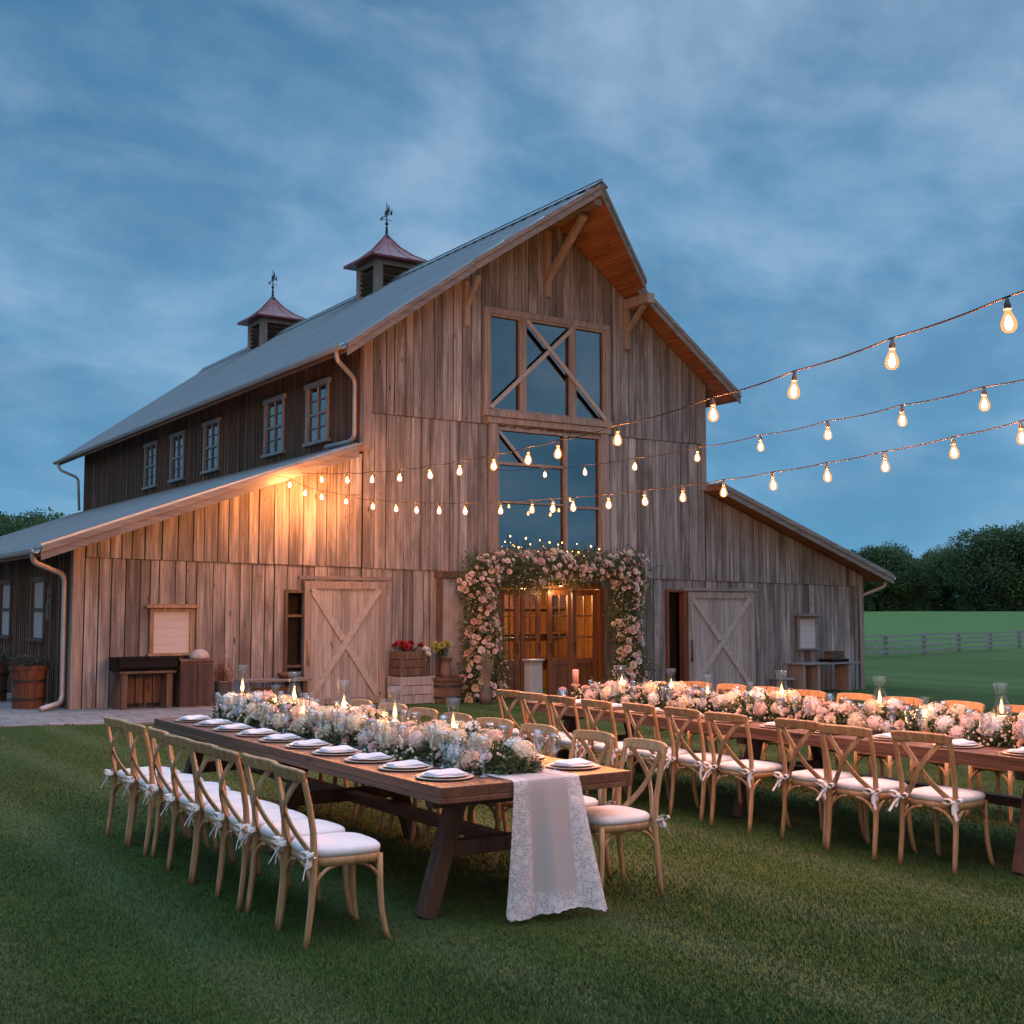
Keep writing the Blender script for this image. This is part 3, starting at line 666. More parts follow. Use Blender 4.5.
def side_window(X, yc, z0, z1, w, pale=False, lab=None):
    mb = MB(); h = w / 2
    mb.b2((X - .05, yc - h - .07, z0), (X + .02, yc - h + .03, z1 + .08)); mb.b2((X - .05, yc + h - .03, z0), (X + .02, yc + h + .07, z1 + .08))
    mb.b2((X - .07, yc - h - .11, z1), (X + .02, yc + h + .11, z1 + .1)); mb.b2((X - .09, yc - h - .12, z0 - .07), (X + .02, yc + h + .12, z0))
    mid = (z0 + z1) / 2
    mb.b2((X - .035, yc - h, mid - .03), (X + .015, yc + h, mid + .03))
    if not pale: mb.b2((X - .03, yc - .012, z0), (X + .01, yc + .012, z1))
    for z in ((z0 + mid) / 2, (z1 + mid) / 2):
        if not pale: mb.b2((X - .028, yc - h, z - .008), (X + .01, yc + h, z + .008))
    wd = bp(mb, 'window', M['oldwood'] if pale else M['whitepaint'], bevel=.004)
    if lab: wd['label'] = lab
    p = MB(); p.b2((X + .012, yc - h, z0), (X + .018, yc + h, z1)); bp(p, 'pane', M['pane2' if pale else 'pane'], wd)
    if pale:
        p = MB(); n = 14
        for i in range(n): p.b2((X - .004 + .006 * (i % 2), yc - h + i * w / n, z0), (X + .004 + .006 * (i % 2), yc - h + (i + 1) * w / n, z1))
        bp(p, 'curtain', M['blind'], wd)
for i, y in enumerate((23.66, 25.98, 30.08, 32.74, 35.13)): side_window(10.66, y, 5.2, 6.36, 1.0)
for y in (23.97, 26.88, 31.55): side_window(5.26, y, 1.17, 2.2, .98, True)

def french_doors():
    y = FY - .02; zb, zt_ = -.2, 2.13
    fr = MB(); fr.b2((13.78, y - .03, zt_), (16.42, y + .14, zt_ + .14)); fr.b2((13.70, y - .03, zb), (13.82, y + .14, zt_)); fr.b2((16.36, y - .03, zb), (16.5, y + .14, zt_))
    f = bp(fr, 'door_frame', M['amber'], bevel=.006)
    leaves = [(13.84, 14.32, 0), (14.36, 14.86, 0), (15.00, 15.62, .07), (15.68, 16.34, 0)]
    for a, b, out in leaves:
        d = MB(); yy = y + .04 - out; t = .05; st = .11
        d.b2((a, yy, zb + .03), (a + st, yy + t, zt_ - .02)); d.b2((b - st, yy, zb + .03), (b, yy + t, zt_ - .02))
        d.b2((a + st, yy + .002, zt_ - .14), (b - st, yy + t - .002, zt_ - .02)); d.b2((a + st, yy + .002, zb + .03), (b - st, yy + t - .002, zb + .2)); d.b2((a + st, yy + .002, .52), (b - st, yy + t - .002, .64))
        d.b2((a + st, yy + .02, zb + .2), (b - st, yy + .035, .52))
        m = (a + b) / 2; d.b2((m - .013, yy + .008, .64), (m + .013, yy + .04, zt_ - .14))
        for z in (1.10, 1.55): d.b2((a + st, yy + .01, z - .014), (b - st, yy + .038, z + .014))
        o = bp(d, 'french_door', M['amber'], bevel=.005)
        g = MB(); g.b2((a + st, yy + .022, .64), (b - st, yy + .027, zt_ - .14)); bp(g, 'pane', M['pane2'], o)
        h = MB(); hx = b - .05 if a < 15 else a + .05; h.tube([(hx, yy - .045, .78), (hx, yy - .045, .98)], .012, 8); h.tube([(hx, yy, .8), (hx, yy - .045, .8)], .01, 6); h.tube([(hx, yy, .96), (hx, yy - .045, .96)], .01, 6); bp(h, 'handle', M['iron'], o)
french_doors()
def barn_door(x0, x1, z0, z1, handle_left, label):
    y = FY - .10; d = MB(); n = max(6, round((x1 - x0 - .2) / .17)); rnd = random.Random(int(x0 * 10))
    for i in range(n):
        a = lerp(x0 + .02, x1 - .02, i / n); b = lerp(x0 + .02, x1 - .02, (i + 1) / n); d.b2((a + .003, y + .03 + rnd.uniform(0, .004), z0 + .02), (b - .003, y + .055, z1 - .02))
    o = bp(d, 'barn_door', M['doorwood'], bevel=.002, seg=1); o['label'] = label
    f = MB(); w = .14
    f.b2((x0, y, z0), (x0 + w, y + .03, z1)); f.b2((x1 - w, y, z0), (x1, y + .03, z1)); f.b2((x0 + w, y + .002, z1 - w), (x1 - w, y + .03, z1)); f.b2((x0 + w, y + .002, z0), (x1 - w, y + .03, z0 + w))
    bp(f, 'door_rails', M['trimv'], o, bevel=.004)
    c = MB(); c.bar((x0 + w, y + .012, z0 + w), (x1 - w, y + .012, z1 - w), .03, .12)
    L = (Vector((x1 - w, 0, z0 + w)) - Vector((x0 + w, 0, z1 - w))); mid = Vector(((x0 + x1) / 2, y + .013, (z0 + z1) / 2)); u = L.normalized()
    c.bar((x0 + w, y + .013, z1 - w), mid - u * .075, .026, .12); c.bar(mid + u * .075, (x1 - w, y + .013, z0 + w), .026, .12)
    bp(c, 'cross_brace', M['brace'], o, bevel=.004)
    t = MB(); t.b2((x0 - .12, y - .012, z1 + .03), (x1 + .12, y + .05, z1 + .10)); bp(t, 'door_track', M['trim'], bevel=.004)
    h = MB(); hx = x0 + .07 if handle_left else x0 + .05
    h.tube([(hx, y - .05, z0 + .75), (hx, y - .05, z0 + 1.25)], .018, 8); h.tube([(hx, y, z0 + .8), (hx, y - .05, z0 + .8)], .012, 6); h.tube([(hx, y, z0 + 1.2), (hx, y - .05, z0 + 1.2)], .012, 6)
    bp(h, 'handle', M['chair'] if handle_left else M['iron'], o, smooth=True)
barn_door(9.43, 11.13, -.10, 2.22, True, 'left grey barn door with a timber cross')
barn_door(18.88, 20.95, -.25, 2.08, False, 'right grey barn door with a timber cross')
def openings():
    a = MB(); a.b2((9.06, FY - .05, .38), (9.12, FY + .1, 2.06)); a.b2((9.12, FY - .05, 2.0), (9.43, FY + .1, 2.06)); a.b2((9.12, FY - .05, .38), (9.43, FY + .12, .45)); a.b2((9.12, FY - .02, 1.55), (9.43, FY + .15, 1.6)); a.b2((9.12, FY - .02, .62), (9.43, FY + .15, .66))
    bp(a, 'opening_frame', M['oldwood'])
    b = MB(); b.b2((18.76, FY - .07, -.3), (18.86, FY + .1, 2.1)); b.b2((18.28, FY - .05, -.3), (18.34, FY + .1, 2.14)); b.b2((18.34, FY - .05, 2.08), (18.76, FY + .1, 2.14)); o = bp(b, 'opening_frame', wood('rusty brown post', ((.10, .035, .018), (.17, .06, .03), (.22, .09, .045)), 'z', .4), bevel=.004)
    d = MB(); d.b2((12.25, FY - .075, 2.32), (13.3, FY - .012, 2.46)); d.b2((12.3, FY - .06, -.2), (12.42, FY - .008, 2.32)); d.b2((13.1, FY - .06, -.2), (13.22, FY - .008, 2.32)); o = bp(d, 'door_frame', M['oldwood'], bevel=.004)
    e = MB()
    for i in range(5): e.b2((12.44 + .132 * i, FY - .035, -.2), (12.566 + .132 * i, FY - .012, 2.3))
    o = bp(e, 'side_door', plain('grey painted door', (.26, .26, .27), .7, var=.2, scale=3)); o['label'] = 'narrow pale grey door left of the flower arch'
openings()
def cupola(yc, label):
    x = 15.07; h = .60; zb, zt2 = RID - .62, 10.92
    mb = MB()
    for sx, sy in ((-1, -1), (1, -1), (-1, 1), (1, 1)): mb.b2((x + sx * h, yc + sy * h, zb), (x + sx * (h - .2), yc + sy * (h - .2), zt2))
    mb.b2((x - h + .2, yc - h + .01, zt2 - .16), (x + h - .2, yc - h + .1, zt2)); mb.b2((x - h + .2, yc + h - .01, zt2 - .16), (x + h - .2, yc + h - .1, zt2))
    mb.b2((x - h + .01, yc - h + .2, zt2 - .16), (x - h + .1, yc + h - .2, zt2)); mb.b2((x + h - .01, yc - h + .2, zt2 - .16), (x + h - .1, yc + h - .2, zt2))
    c = bp(mb, 'cupola', M['trimv'], bevel=.006); c['label'] = label
    lv = MB()
    for k in range(7):
        z = zb + .05 + k * .13
        for s in (-1, 1):
            lv.box((x, yc + s * (h - .07), z), (2 * h - .4, .11, .02), Matrix.Rotation(s * .7, 3, 'X')); lv.box((x + s * (h - .07), yc, z), (.11, 2 * h - .4, .02), Matrix.Rotation(-s * .7, 3, 'Y'))
    lv.b2((x - h + .16, yc - h + .16, zb), (x + h - .16, yc + h - .16, zt2 - .01)); bp(lv, 'louvers', M['oldwood'], c)
    r = MB(); e = .86; prof = [(e, zt2 - .03), (e, zt2 + .02), (.54, zt2 + .22), (.28, zt2 + .46), (.05, zt2 + .78)]
    for (r0, z0), (r1, z1) in zip(prof[1:], prof[2:]):
        c0 = [(x - r0, yc - r0, z0), (x + r0, yc - r0, z0), (x + r0, yc + r0, z0), (x - r0, yc + r0, z0)]; c1 = [(x - r1, yc - r1, z1), (x + r1, yc - r1, z1), (x + r1, yc + r1, z1), (x - r1, yc + r1, z1)]
        for i in range(4): r.add([c0[i], c0[(i + 1) % 4], c1[(i + 1) % 4], c1[i]], [(0, 1, 2, 3)])
        for i in range(4):
            r.tube([c0[i], c1[i]], .022, 6)
            for t in (.33, .67):
                a = Vector(c0[i]).lerp(Vector(c0[(i + 1) % 4]), t); b = Vector(c1[i]).lerp(Vector(c1[(i + 1) % 4]), t); r.tube([a, b], .013, 5)
    r.b2((x - e, yc - e, zt2 - .03), (x + e, yc + e, zt2 + .02)); bp(r, 'cupola_roof', M['redroof'], c)
    v = MB(); z = zt2 + .75
    v.lathe([(.1, 0), (.09, .05), (.04, .1), (.035, .3), (.02, .32), (.014, .95), (.0, .98)], 8, (x, yc, z)); v.ball((x, yc, z + .4), .05, 8, 6)
    v.tube([(x - .02, yc + .28, z + .62), (x + .01, yc - .3, z + .62)], .012, 6); v.prism([(x, yc + .27, z + .56), (x, yc + .42, z + .62), (x, yc + .27, z + .68)], (.01, 0, 0))
    v.prism([(x, yc - .3, z + .54), (x, yc - .16, z + .62), (x, yc - .3, z + .72)], (.01, 0, 0))
    v.prism([(x, yc + .14, z + .66), (x, yc + .10, z + .80), (x, yc - .02, z + .74), (x, yc - .12, z + .88), (x, yc - .16, z + .70), (x, yc - .04, z + .65)], (.012, 0, 0))
    v.tube([(x - .16, yc, z + .5), (x + .16, yc, z + .5)], .009, 5); bp(v, 'weathervane', M['iron'], c)
cupola(29.15, 'nearer red roofed cupola on the ridge')
cupola(37.1, 'farther red roofed cupola on the ridge')
def notice(x0, x1, z0, z1, label, warm):
    y = FY - .07; f = MB(); w = .07
    f.b2((x0, y, z0), (x0 + w, y + .05, z1)); f.b2((x1 - w, y, z0), (x1, y + .05, z1)); f.b2((x0 + w, y + .002, z1 - w), (x1 - w, y + .05, z1)); f.b2((x0 - .04, y - .05, z0 - .045), (x1 + .04, y + .05, z0)); f.b2((x0 - .09, y - .09, z1 + .001), (x1 + .09, y + .05, z1 + .045)); f.b2((x0 - .03, y - .03, z1 + .045), (x1 + .03, y + .05, z1 + .07))
    o = bp(f, 'shuttered_window', M['trim'] if not warm else wood('tan window timber', ((.2, .13, .08), (.29, .2, .13), (.36, .26, .17)), 'z', .3, knots=False), bevel=.004); o['label'] = label
    b = MB(); n = 5
    for i in range(n): b.b2((x0 + w, y + .03, lerp(z0, z1 - w, i / n) + .003), (x1 - w, y + .045, lerp(z0, z1 - w, (i + 1) / n)))
    bp(b, 'blind', M['blind'], o)
notice(6.55, 7.33, .93, 1.72, 'small window with pale blind on the left wing', True)
notice(22.42, 23.12, .74, 1.52, 'small window with pale blind on the right wing', False)
def lamps():
    m = MB(); m.lathe([(.05, 0), (.09, .02), (.10, .10), (.03, .13)], 12, (15.15, FY - .30, 2.17)); m.tube([(15.15, FY - .30, 2.3), (15.15, FY - .2, 2.36), (15.15, FY - .05, 2.36)], .012, 6); l = bp(m, 'porch_lamp', M['iron'])
    b = MB(); b.ball((15.15, FY - .30, 2.20), .02, 8, 6); bp(b, 'lamp_bulb', M['fairy'], l)
    p = MB(); p.lathe([(.05, 0), (.16, .02), (.18, .16), (.05, .22), (.03, .28)], 12, (15.1, 22.3, 2.2)); p.tube([(15.1, 22.3, 2.44), (15.1, 22.3, 2.46)], .01, 6); q = bp(p, 'pendant_lamp', M['iron'])
    b = MB(); b.ball((15.1, 22.3, 2.25), .05, 8, 6); bp(b, 'lamp_bulb', M['filament'], q)
    for nm, loc, e, par in (('porch_light', (15.15, FY - .30, 2.06), 19, l), ('hall_light', (15.1, 22.6, 2.06), 320, q)):
        d = bpy.data.lights.new(nm, 'POINT'); d.energy = e; d.color = (1, .55, .22); d.shadow_soft_size = .06; o = bpy.data.objects.new(nm, d); COL.objects.link(o); o.parent = par; o.location = [loc[i] - BO[i] for i in range(3)]
lamps()
#PART2
# ------------------------------------------------------------------ trees, fence, grass
def crown_mesh(name, seed, n, h, lobes, size):
    rnd = random.Random(seed); mb = MB()
    L = []
    for i in range(lobes):
        t = i / max(1, lobes - 1); z = h * (.30 + .55 * rnd.random() ** .8); rr = h * .34 * (1.15 - abs(z / h - .5) * 1.1) * rnd.uniform(.5, 1)
        a = rnd.uniform(0, 2 * pi); L.append((Vector((cos(a) * rr, sin(a) * rr, z)), h * rnd.uniform(.13, .22)))
    L.append((Vector((0, 0, h * .85)), h * .15)); L.append((Vector((0, 0, h * .5)), h * .26)); 
    for q in range(5): L.append((Vector((cos(q * 1.26) * h * .22, sin(q * 1.26) * h * .22, h * .12)), h * .15))
    for i in range(n):
        c, r = rnd.choice(L); u = Vector((rnd.gauss(0, 1), rnd.gauss(0, 1), rnd.gauss(0, 1))).normalized()
        p = c + u * r * (1 - .45 * rnd.random() ** 1.6) * rnd.uniform(.85, 1.12); p.z = max(p.z, rnd.uniform(0, .6))
        d = (u + Vector((rnd.gauss(0, .6), rnd.gauss(0, .6), rnd.gauss(-.2, .6)))); s = size * rnd.uniform(.6, 1.5)
        mb.leaf(p, d, Vector((rnd.gauss(0, .6), rnd.gauss(0, .6), 1)), s, s * .62, .3)
    return mb.mesh(name, M['treeleaf'])
def trunk_mesh(seed, h):
    rnd = random.Random(seed); mb = MB(); mb.tube([(0, 0, -.3), (.05, 0, h * .2), (-.05, .1, h * .5), (0, 0, h * .8)], [h * .028, h * .022, h * .015, h * .005], 8)
    for k in range(7):
        a = rnd.uniform(0, 2 * pi); z = h * rnd.uniform(.2, .55); l = h * rnd.uniform(.18, .3)
        mb.tube([(0, 0, z), (cos(a) * l * .5, sin(a) * l * .5, z + l * .45), (cos(a) * l, sin(a) * l, z + l * .8)], [h * .011, h * .007, h * .003], 6)
    return mb.mesh('trunk', M['bark'])
def trees():
    proto = [(crown_mesh('crown', 20 + k, 17000, 10, 17 + k, .27), trunk_mesh(40 + k, 10)) for k in range(4)]
    rnd = random.Random(5)
    def at(px, d):                       # a spot d metres out along the compass bearing that the picture column px looks down
        a = radians(33.257) + math.atan((px - 512) / 1234.4); return d / cos(a - radians(33.257)) * sin(a), d / cos(a - radians(33.257)) * cos(a)
    right = [(850, 196, 9.4), (868, 202, 10.9), (886, 199, 11.6), (905, 207, 10.2), (917, 197, 9.2), (932, 203, 10.9), (949, 198, 10.6), (960, 206, 9.0), (970, 196, 9.3), (990, 186, 14.0), (1006, 192, 13.2), (1024, 185, 14.4), (1046, 190, 13.6), (1072, 186, 12.8), (1100, 190, 13.5), (826, 204, 11), (800, 200, 11.5)]
    lab = ['rounded deciduous tree', 'broad dark tree', 'bushy tree with a soft outline', 'leafy tree with a low crown']
    for i, (px, d, h) in enumerate(right):
        x, y = at(px, d); z = gz(x, y)
        l = ('tall dark tree, %s of the tall clump at the right end of the field' % ORD[max(0, i - 9)].replace('nearest', 'first')) if 9 <= i <= 14 else ('%s dark tree counted from the barn eave along the far tree line' % (ORD[i].replace('nearest', 'first') if i < 9 else ['hidden sixteenth', 'hidden seventeenth'][i - 15]))
        h *= .94; t = empty('tree', (x, y, z - .2), l, 'tree', 'trees along the far side of the crop field', rnd.uniform(0, 6))
        s = h / 10 * rnd.uniform(.96, 1.03); w = s * (rnd.uniform(.9, 1.15) if not 9 <= i <= 14 else 1.1); c, k = proto[i % 4]
        linked('crown', c, t, sc_=(w, w, s)); linked('trunk', k, t, sc_=(w, w, s))
    for i, (px, d, h) in enumerate([(-30, 128, 11.0), (-10, 133, 11.4), (12, 127, 10.9), (33, 134, 11.5), (54, 131, 10.9), (72, 128, 10.4), (92, 132, 10.3)]):
        x, y = at(px, d); t = empty('tree', (x, y, -.2), '%s leafy tree from the left edge showing above the low lean-to roof' % ORD[i].replace('nearest', 'first'), 'tree', 'trees behind the lean-to roof', rnd.uniform(0, 6))
        s = h / 10 * 1.06; c, k = proto[(i + 1) % 4]; linked('crown', c, t, sc_=(s * 1.1, s * 1.1, s)); linked('trunk', k, t, sc_=s)
trees()
def fence():
    p = [Vector((41.0 + 3.9 * i, 36.7 + .98 * i, 0)) for i in range(-1, 10)]
    f = empty('rail_fence', (p[0].x, p[0].y, 0), 'grey timber post and rail fence crossing the green field', 'fence')
    o = (p[0].x, p[0].y, 0)
    for q in p:
        mb = MB(); z = gz(q.x, q.y); mb.b2((q.x - .075, q.y - .075, z - .3), (q.x + .075, q.y + .075, z + 1.02)); mb.build('post', M['fence'], f, org=o, bevel=.008)
    for a, b in zip(p, p[1:]):
        for k, h in enumerate((.22, .48, .72, .94)):
            mb = MB(); za, zb = gz(a.x, a.y) + h, gz(b.x, b.y) + h; r = random.Random(int(a.x * 10) + k)
            mb.bar((a.x - .1, a.y - .1, za + r.uniform(-.03, .03)), (b.x + .1, b.y - .1, zb + r.uniform(-.03, .03)), .035, .09); mb.build('rail', M['fence'], f, org=o)
fence()
def grass():
    t = NT('grass blades'); c = t.ramp(t.island(), [(0, (.029, .060, .011)), (.6, (.034, .067, .013)), (.97, (.041, .073, .017)), (1, (.07, .08, .034))])
    P = t.pos(); n = t.noise(P, .55, 5, .6); sp = t.nd('ShaderNodeSeparateXYZ'); t.L.new(P, sp.inputs[0])
    sw = t.math('SINE', t.math('MULTIPLY', t.math('ADD', sp.outputs[0], t.math('MULTIPLY', n, .25)), 2 * pi / 1.05))
    c = t.mix(t.ramp(sw, [(.0, 0.0), (.9, .36)]), c, (.085, .104, .046))
    c = t.mix(1.0, c, t.ramp(n, [(.3, .72), (.7, 1.3)]), 'MULTIPLY')
    m = t.done(t.bsdf(c, .7, 0, .25))
    rnd = random.Random(77); V = []; F = []; N = 420000
    fx, fy = sin(radians(33.257)), cos(radians(33.257)); i = 0
    while i < N:
        d = 4.2 * (23 / 4.2) ** (rnd.random() ** 1.25); s = rnd.uniform(-.47, .47) * d
        x = fx * d + fy * s; y = fy * d - fx * s
        if y > 21.3 and 5.2 < x < 24.9: continue
        if x < 9.3 and y > 18.25 and (x > 6.2 or y > 19.3 - .33 * max(0, x - 3.8)): continue
        z = gz(x, y); a = rnd.uniform(0, 2 * pi); h = rnd.uniform(.010, .024) * (1 + .25 * sin(x * 3 + y)); w = rnd.uniform(.0018, .0032) * (1 + d * .08)
        lx, ly = rnd.gauss(0, .35) * h, rnd.gauss(0, .35) * h + .3 * h
        ca, sa = cos(a) * w, sin(a) * w
        V += [(x - ca, y - sa, z - .003), (x + ca, y + sa, z - .003), (x + lx, y + ly, z + h)]; F.append((3 * i, 3 * i + 1, 3 * i + 2)); i += 1
    mb = MB(); mb.v = V; mb.f = F
    tag(mb.build('grass', m), 'short mown grass blades covering the lawn', 'grass', kind='stuff')
grass()

# ------------------------------------------------------------------ tables
def table(x0, x1, y0, y1, label, trestles):
    cx, cy = (x0 + x1) / 2, (y0 + y1) / 2; o = (cx, cy, 0)
    t = empty('trestle_table', o, label, 'table', 'long trestle tables on the lawn')
    mb = MB(); n = 6; rnd = random.Random(3)
    for i in range(n):
        a, b = lerp(x0, x1, i / n), lerp(x0, x1, (i + 1) / n); mb.b2((a + .002, y0 + .10, .705 + rnd.uniform(-.001, .001)), (b - .002, y1 - .10, .76 + rnd.uniform(-.0015, .0015)))
    for a, b in ((y0, y0 + .097), (y1 - .097, y1)): mb.b2((x0 + .001, a, .703), (x1 - .001, b, .761))
    mb.b2((x0, y0 + .001, .672), (x0 + .04, y1 - .001, .7045)); mb.b2((x1 - .04, y0 + .001, .672), (x1, y1 - .001, .7045)); mb.b2((x0 + .04, y0, .672), (x1 - .04, y0 + .04, .7025)); mb.b2((x0 + .04, y1 - .04, .672), (x1 - .04, y1, .7025))
    mb.build('tabletop', M['table'], t, org=o, bevel=.004)
    for y in trestles:
        for s in (-1, 1):
            l = MB(); l.bar((cx + s * .34, y, .672), (cx + s * .55, y, 0), .095, .10, (0, 1, 0)); l.build('leg', M['tableleg'], t, org=o, bevel=.006)
        c = MB(); c.b2((cx - .46, y - .035, .32), (cx + .46, y + .035, .41)); c.build('cross_bar', M['tableleg'], t, org=o, bevel=.006)
        c = MB(); c.b2((x0 + .12, y - .045, .60), (x1 - .12, y + .045, .67)); c.build('bearer', M['tableleg'], t, org=o, bevel=.006)
    s = MB(); s.b2((cx - .05, trestles[0] + .05, .335), (cx + .05, trestles[-1] + .3, .40)); s.build('stretcher', M['table'], t, org=o, bevel=.006)
    return t
T1 = (3.35, 4.65, 5.80, 10.80); T2 = (7.12, 8.42, 4.62, 10.62)
table(*T1, 'dark timber trestle table with a lace runner hanging over its near end', (6.14, 8.3, 10.4))
table(*T2, 'dark timber trestle table running out of the right edge, no lace hanging', (5.0, 7.6, 10.2))

# ------------------------------------------------------------------ chairs
def chair_proto():
    root = bpy.data.objects.new('cross_back_chair', None); COL.objects.link(root); root.empty_display_size = .1
    def part(mb, name, mat, smooth=True, parent=None, **k): return mb.build(name, mat, parent or root, smooth=smooth, **k)
    # seat ring
    def outline(k, n=28):
        out = []
        for i in range(n):
            a = 2 * pi * i / n; ca, sa = cos(a), sin(a); e = .55
            x = abs(ca) ** e * (1 if ca > 0 else -1) * .205; y = abs(sa) ** e * (1 if sa > 0 else -1) * (.215 + .012 * ca); out.append((x * k + .0, y * k))
        return out
    f = MB(); o, i_ = outline(1.0), outline(.82); n = len(o)
    vs = [(x, y, .405) for x, y in o] + [(x * 1.01, y * 1.01, .43) for x, y in o] + [(x, y, .448) for x, y in o] + [(x, y, .448) for x, y in i_] + [(x, y, .405) for x, y in i_]
    f.add(vs, [(r * n + j, r * n + (j + 1) % n, ((r + 1) % 5) * n + (j + 1) % n, ((r + 1) % 5) * n + j) for r in range(5) for j in range(n)])
    part(f, 'seat_frame', M['chair'])
    c = MB(); rings = [(.93, .446), (.99, .452), (1.02, .466), (1.01, .482), (.95, .494), (.7, .504), (.35, .508)]
    vs = []
    for k, z in rings: vs += [(x * k, y * k, z) for x, y in outline(1.0)]
    c.add(vs, [(r * n + j, r * n + (j + 1) % n, (r + 1) * n + (j + 1) % n, (r + 1) * n + j) for r in range(len(rings) - 1) for j in range(n)] + [tuple((len(rings) - 1) * n + j for j in range(n)), tuple(range(n - 1, -1, -1))])
    cu = part(c, 'cushion', M['cushion'])
    for s in (-1, 1):
        l = MB(); l.tube([(.175, s * .182, .44), (.178, s * .184, .30), (.186, s * .189, .16), (.205, s * .198, .05), (.222, s * .206, 0)], [.019, .0185, .017, .0155, .0145], 10); part(l, 'leg', M['chair'])
        b = MB(); b.tube([(-.236, s * .203, 0), (-.224, s * .202, .08), (-.206, s * .2, .22), (-.196, s * .199, .36), (-.192, s * .198, .45), (-.2, s * .2, .58), (-.225, s * .206, .72), (-.252, s * .210, .83), (-.262, s * .209, .872)], [.0155, .0165, .018, .019, .019, .0175, .0165, .0155, .014], 10); part(b, 'back_post', M['chair'])
    r = MB(); K = 13; vs = []
    pts = []
    for k in range(K):
        y = lerp(-.226, .226, k / (K - 1)); bow = .045 * (1 - (y / .226) ** 2); pts.append((-.258 - bow, y, .868 + .006 * (1 - (y / .226) ** 2)))
    hh = [.068] * K; hh[0] = hh[-1] = .05; hh[1] = hh[-2] = .062
    r.strip(pts, hh, .026, (-.22, 0, 1)); part(r, 'top_rail', M['chair'], False, bevel=.008)
    for s in (-1, 1):
        q = MB(); pts = []
        for k in range(11):
            t = k / 10; y = s * lerp(.165, -.178, t); z = lerp(.852, .455, t); x = lerp(-.268, -.186, t) - .05 * sin(pi * t) * (1 if s > 0 else 1.25)
            pts.append((x, y + s * -.012 * sin(2 * pi * t), z))
        q.strip(pts, [.036] * 11, .011, (0, 1, -.85 * s)); part(q, 'cross_slat', M['chair'], False, bevel=.003)
    def arc(p0, p1, top):                 # bentwood braces springing from two legs to the seat frame
        for A, B in ((p0, p1), (p1, p0)):
            a = MB(); A, B = Vector(A), Vector(B); pts = []
            for k in range(9):
                t = k / 8 * pi / 2; q = A.lerp(B, .40 * (1 - cos(t))); q.z = lerp(A.z, top, sin(t)); pts.append(q)
            a.tube(pts, .0105, 8); part(a, 'arch_brace', M['chair'])
    fl, fr_, bl, br_ = (.183, .187, .26), (.183, -.187, .26), (-.2, .199, .26), (-.2, -.199, .26)
    arc(fl, fr_, .408); arc(bl, br_, .408); arc(fl, bl, .408); arc(fr_, br_, .408)
    for s in (-1, 1):
        t = MB(); rnd = random.Random(8 + s); c0 = Vector((-.212, s * .2, .462))
        t.ball(c0 + Vector((-.012, s * .012, 0)), .016, 8, 6, (1, 1.1, .9), .1, rnd)
        for k, (dy, dz, l) in enumerate(((1, .25, .075), (-1, .1, .07), (.5, -.6, .06))):
            d = Vector((-.35, dy * s, dz)).normalized(); e = Vector((0, 0, 1)); L = [c0 + d * l * a + e * b * .022 for a, b in ((0, 0), (.5, .8), (1, .5), (1.05, -.2), (.6, -.8), (.1, -.15))]
            t.strip(L, .026, .002, (1, 0, .2))
        for k in range(2):
            y = s * (.012 + .03 * k); L = [c0 + Vector((-.015 - .006 * q * (k + 1), y * q / 3 + rnd.uniform(-.004, .004), -.026 * q * (1 if k else .7))) for q in range(5)]
            t.strip(L, .026, .0015, (.3, 1, 0))
        t.tube([(-.21 + .022 * cos(a), s * .2 + .022 * sin(a), .457) for a in [2 * pi * j / 8 for j in range(9)]], .007, 5)
        part(t, 'ribbon_tie', M['ribbon'], False, parent=cu)
    return root
CH = chair_proto(); _used = []
def chair(x, y, rz, label, group):
    o = CH if not _used else copy_tree(CH); _used.append(1)
    o.location = (x, y, 0); o.rotation_euler = (0, 0, rz); tag(o, label, 'chair', group)
rnd = random.Random(31)
G1, G2 = 'cross back chairs around the lace runner table', 'cross back chairs around the table without lace'
for i, y in enumerate((6.08, 6.57, 7.03, 7.47, 7.93, 8.41, 8.93, 9.43)):
    chair(2.90 + rnd.uniform(-.035, .035), y, rnd.uniform(-.07, .07), '%s chair from the lace end, left-hand row of the lace-runner table' % ORD[i].capitalize().lower(), G1)
for i, y in enumerate((6.02, 6.60, 7.18, 7.74, 8.3, 8.86, 9.42, 9.98)):
    chair(4.68 + rnd.uniform(-.03, .03), y, pi + rnd.uniform(-.08, .08), '%s chair from the lace end, right-hand row of the lace-runner table' % ORD[i], G1)
for i, y in enumerate((5.44, 6.02, 6.52, 7.24, 7.78, 8.33, 8.87, 9.45, 9.98, 10.42)):
    chair(7.02 + rnd.uniform(-.04, .04), y, rnd.uniform(-.09, .09), '%s chair from the right edge, near row of the table without lace' % ORD[i], G2)
for i, y in enumerate((5.2, 5.8, 6.36, 6.95, 7.55, 8.12, 8.7, 9.3, 9.86, 10.36)):
    chair(8.98 + rnd.uniform(-.03, .03), y, pi + rnd.uniform(-.05, .05), '%s chair from the right edge, far row beyond the flowers' % ORD[i], G2)

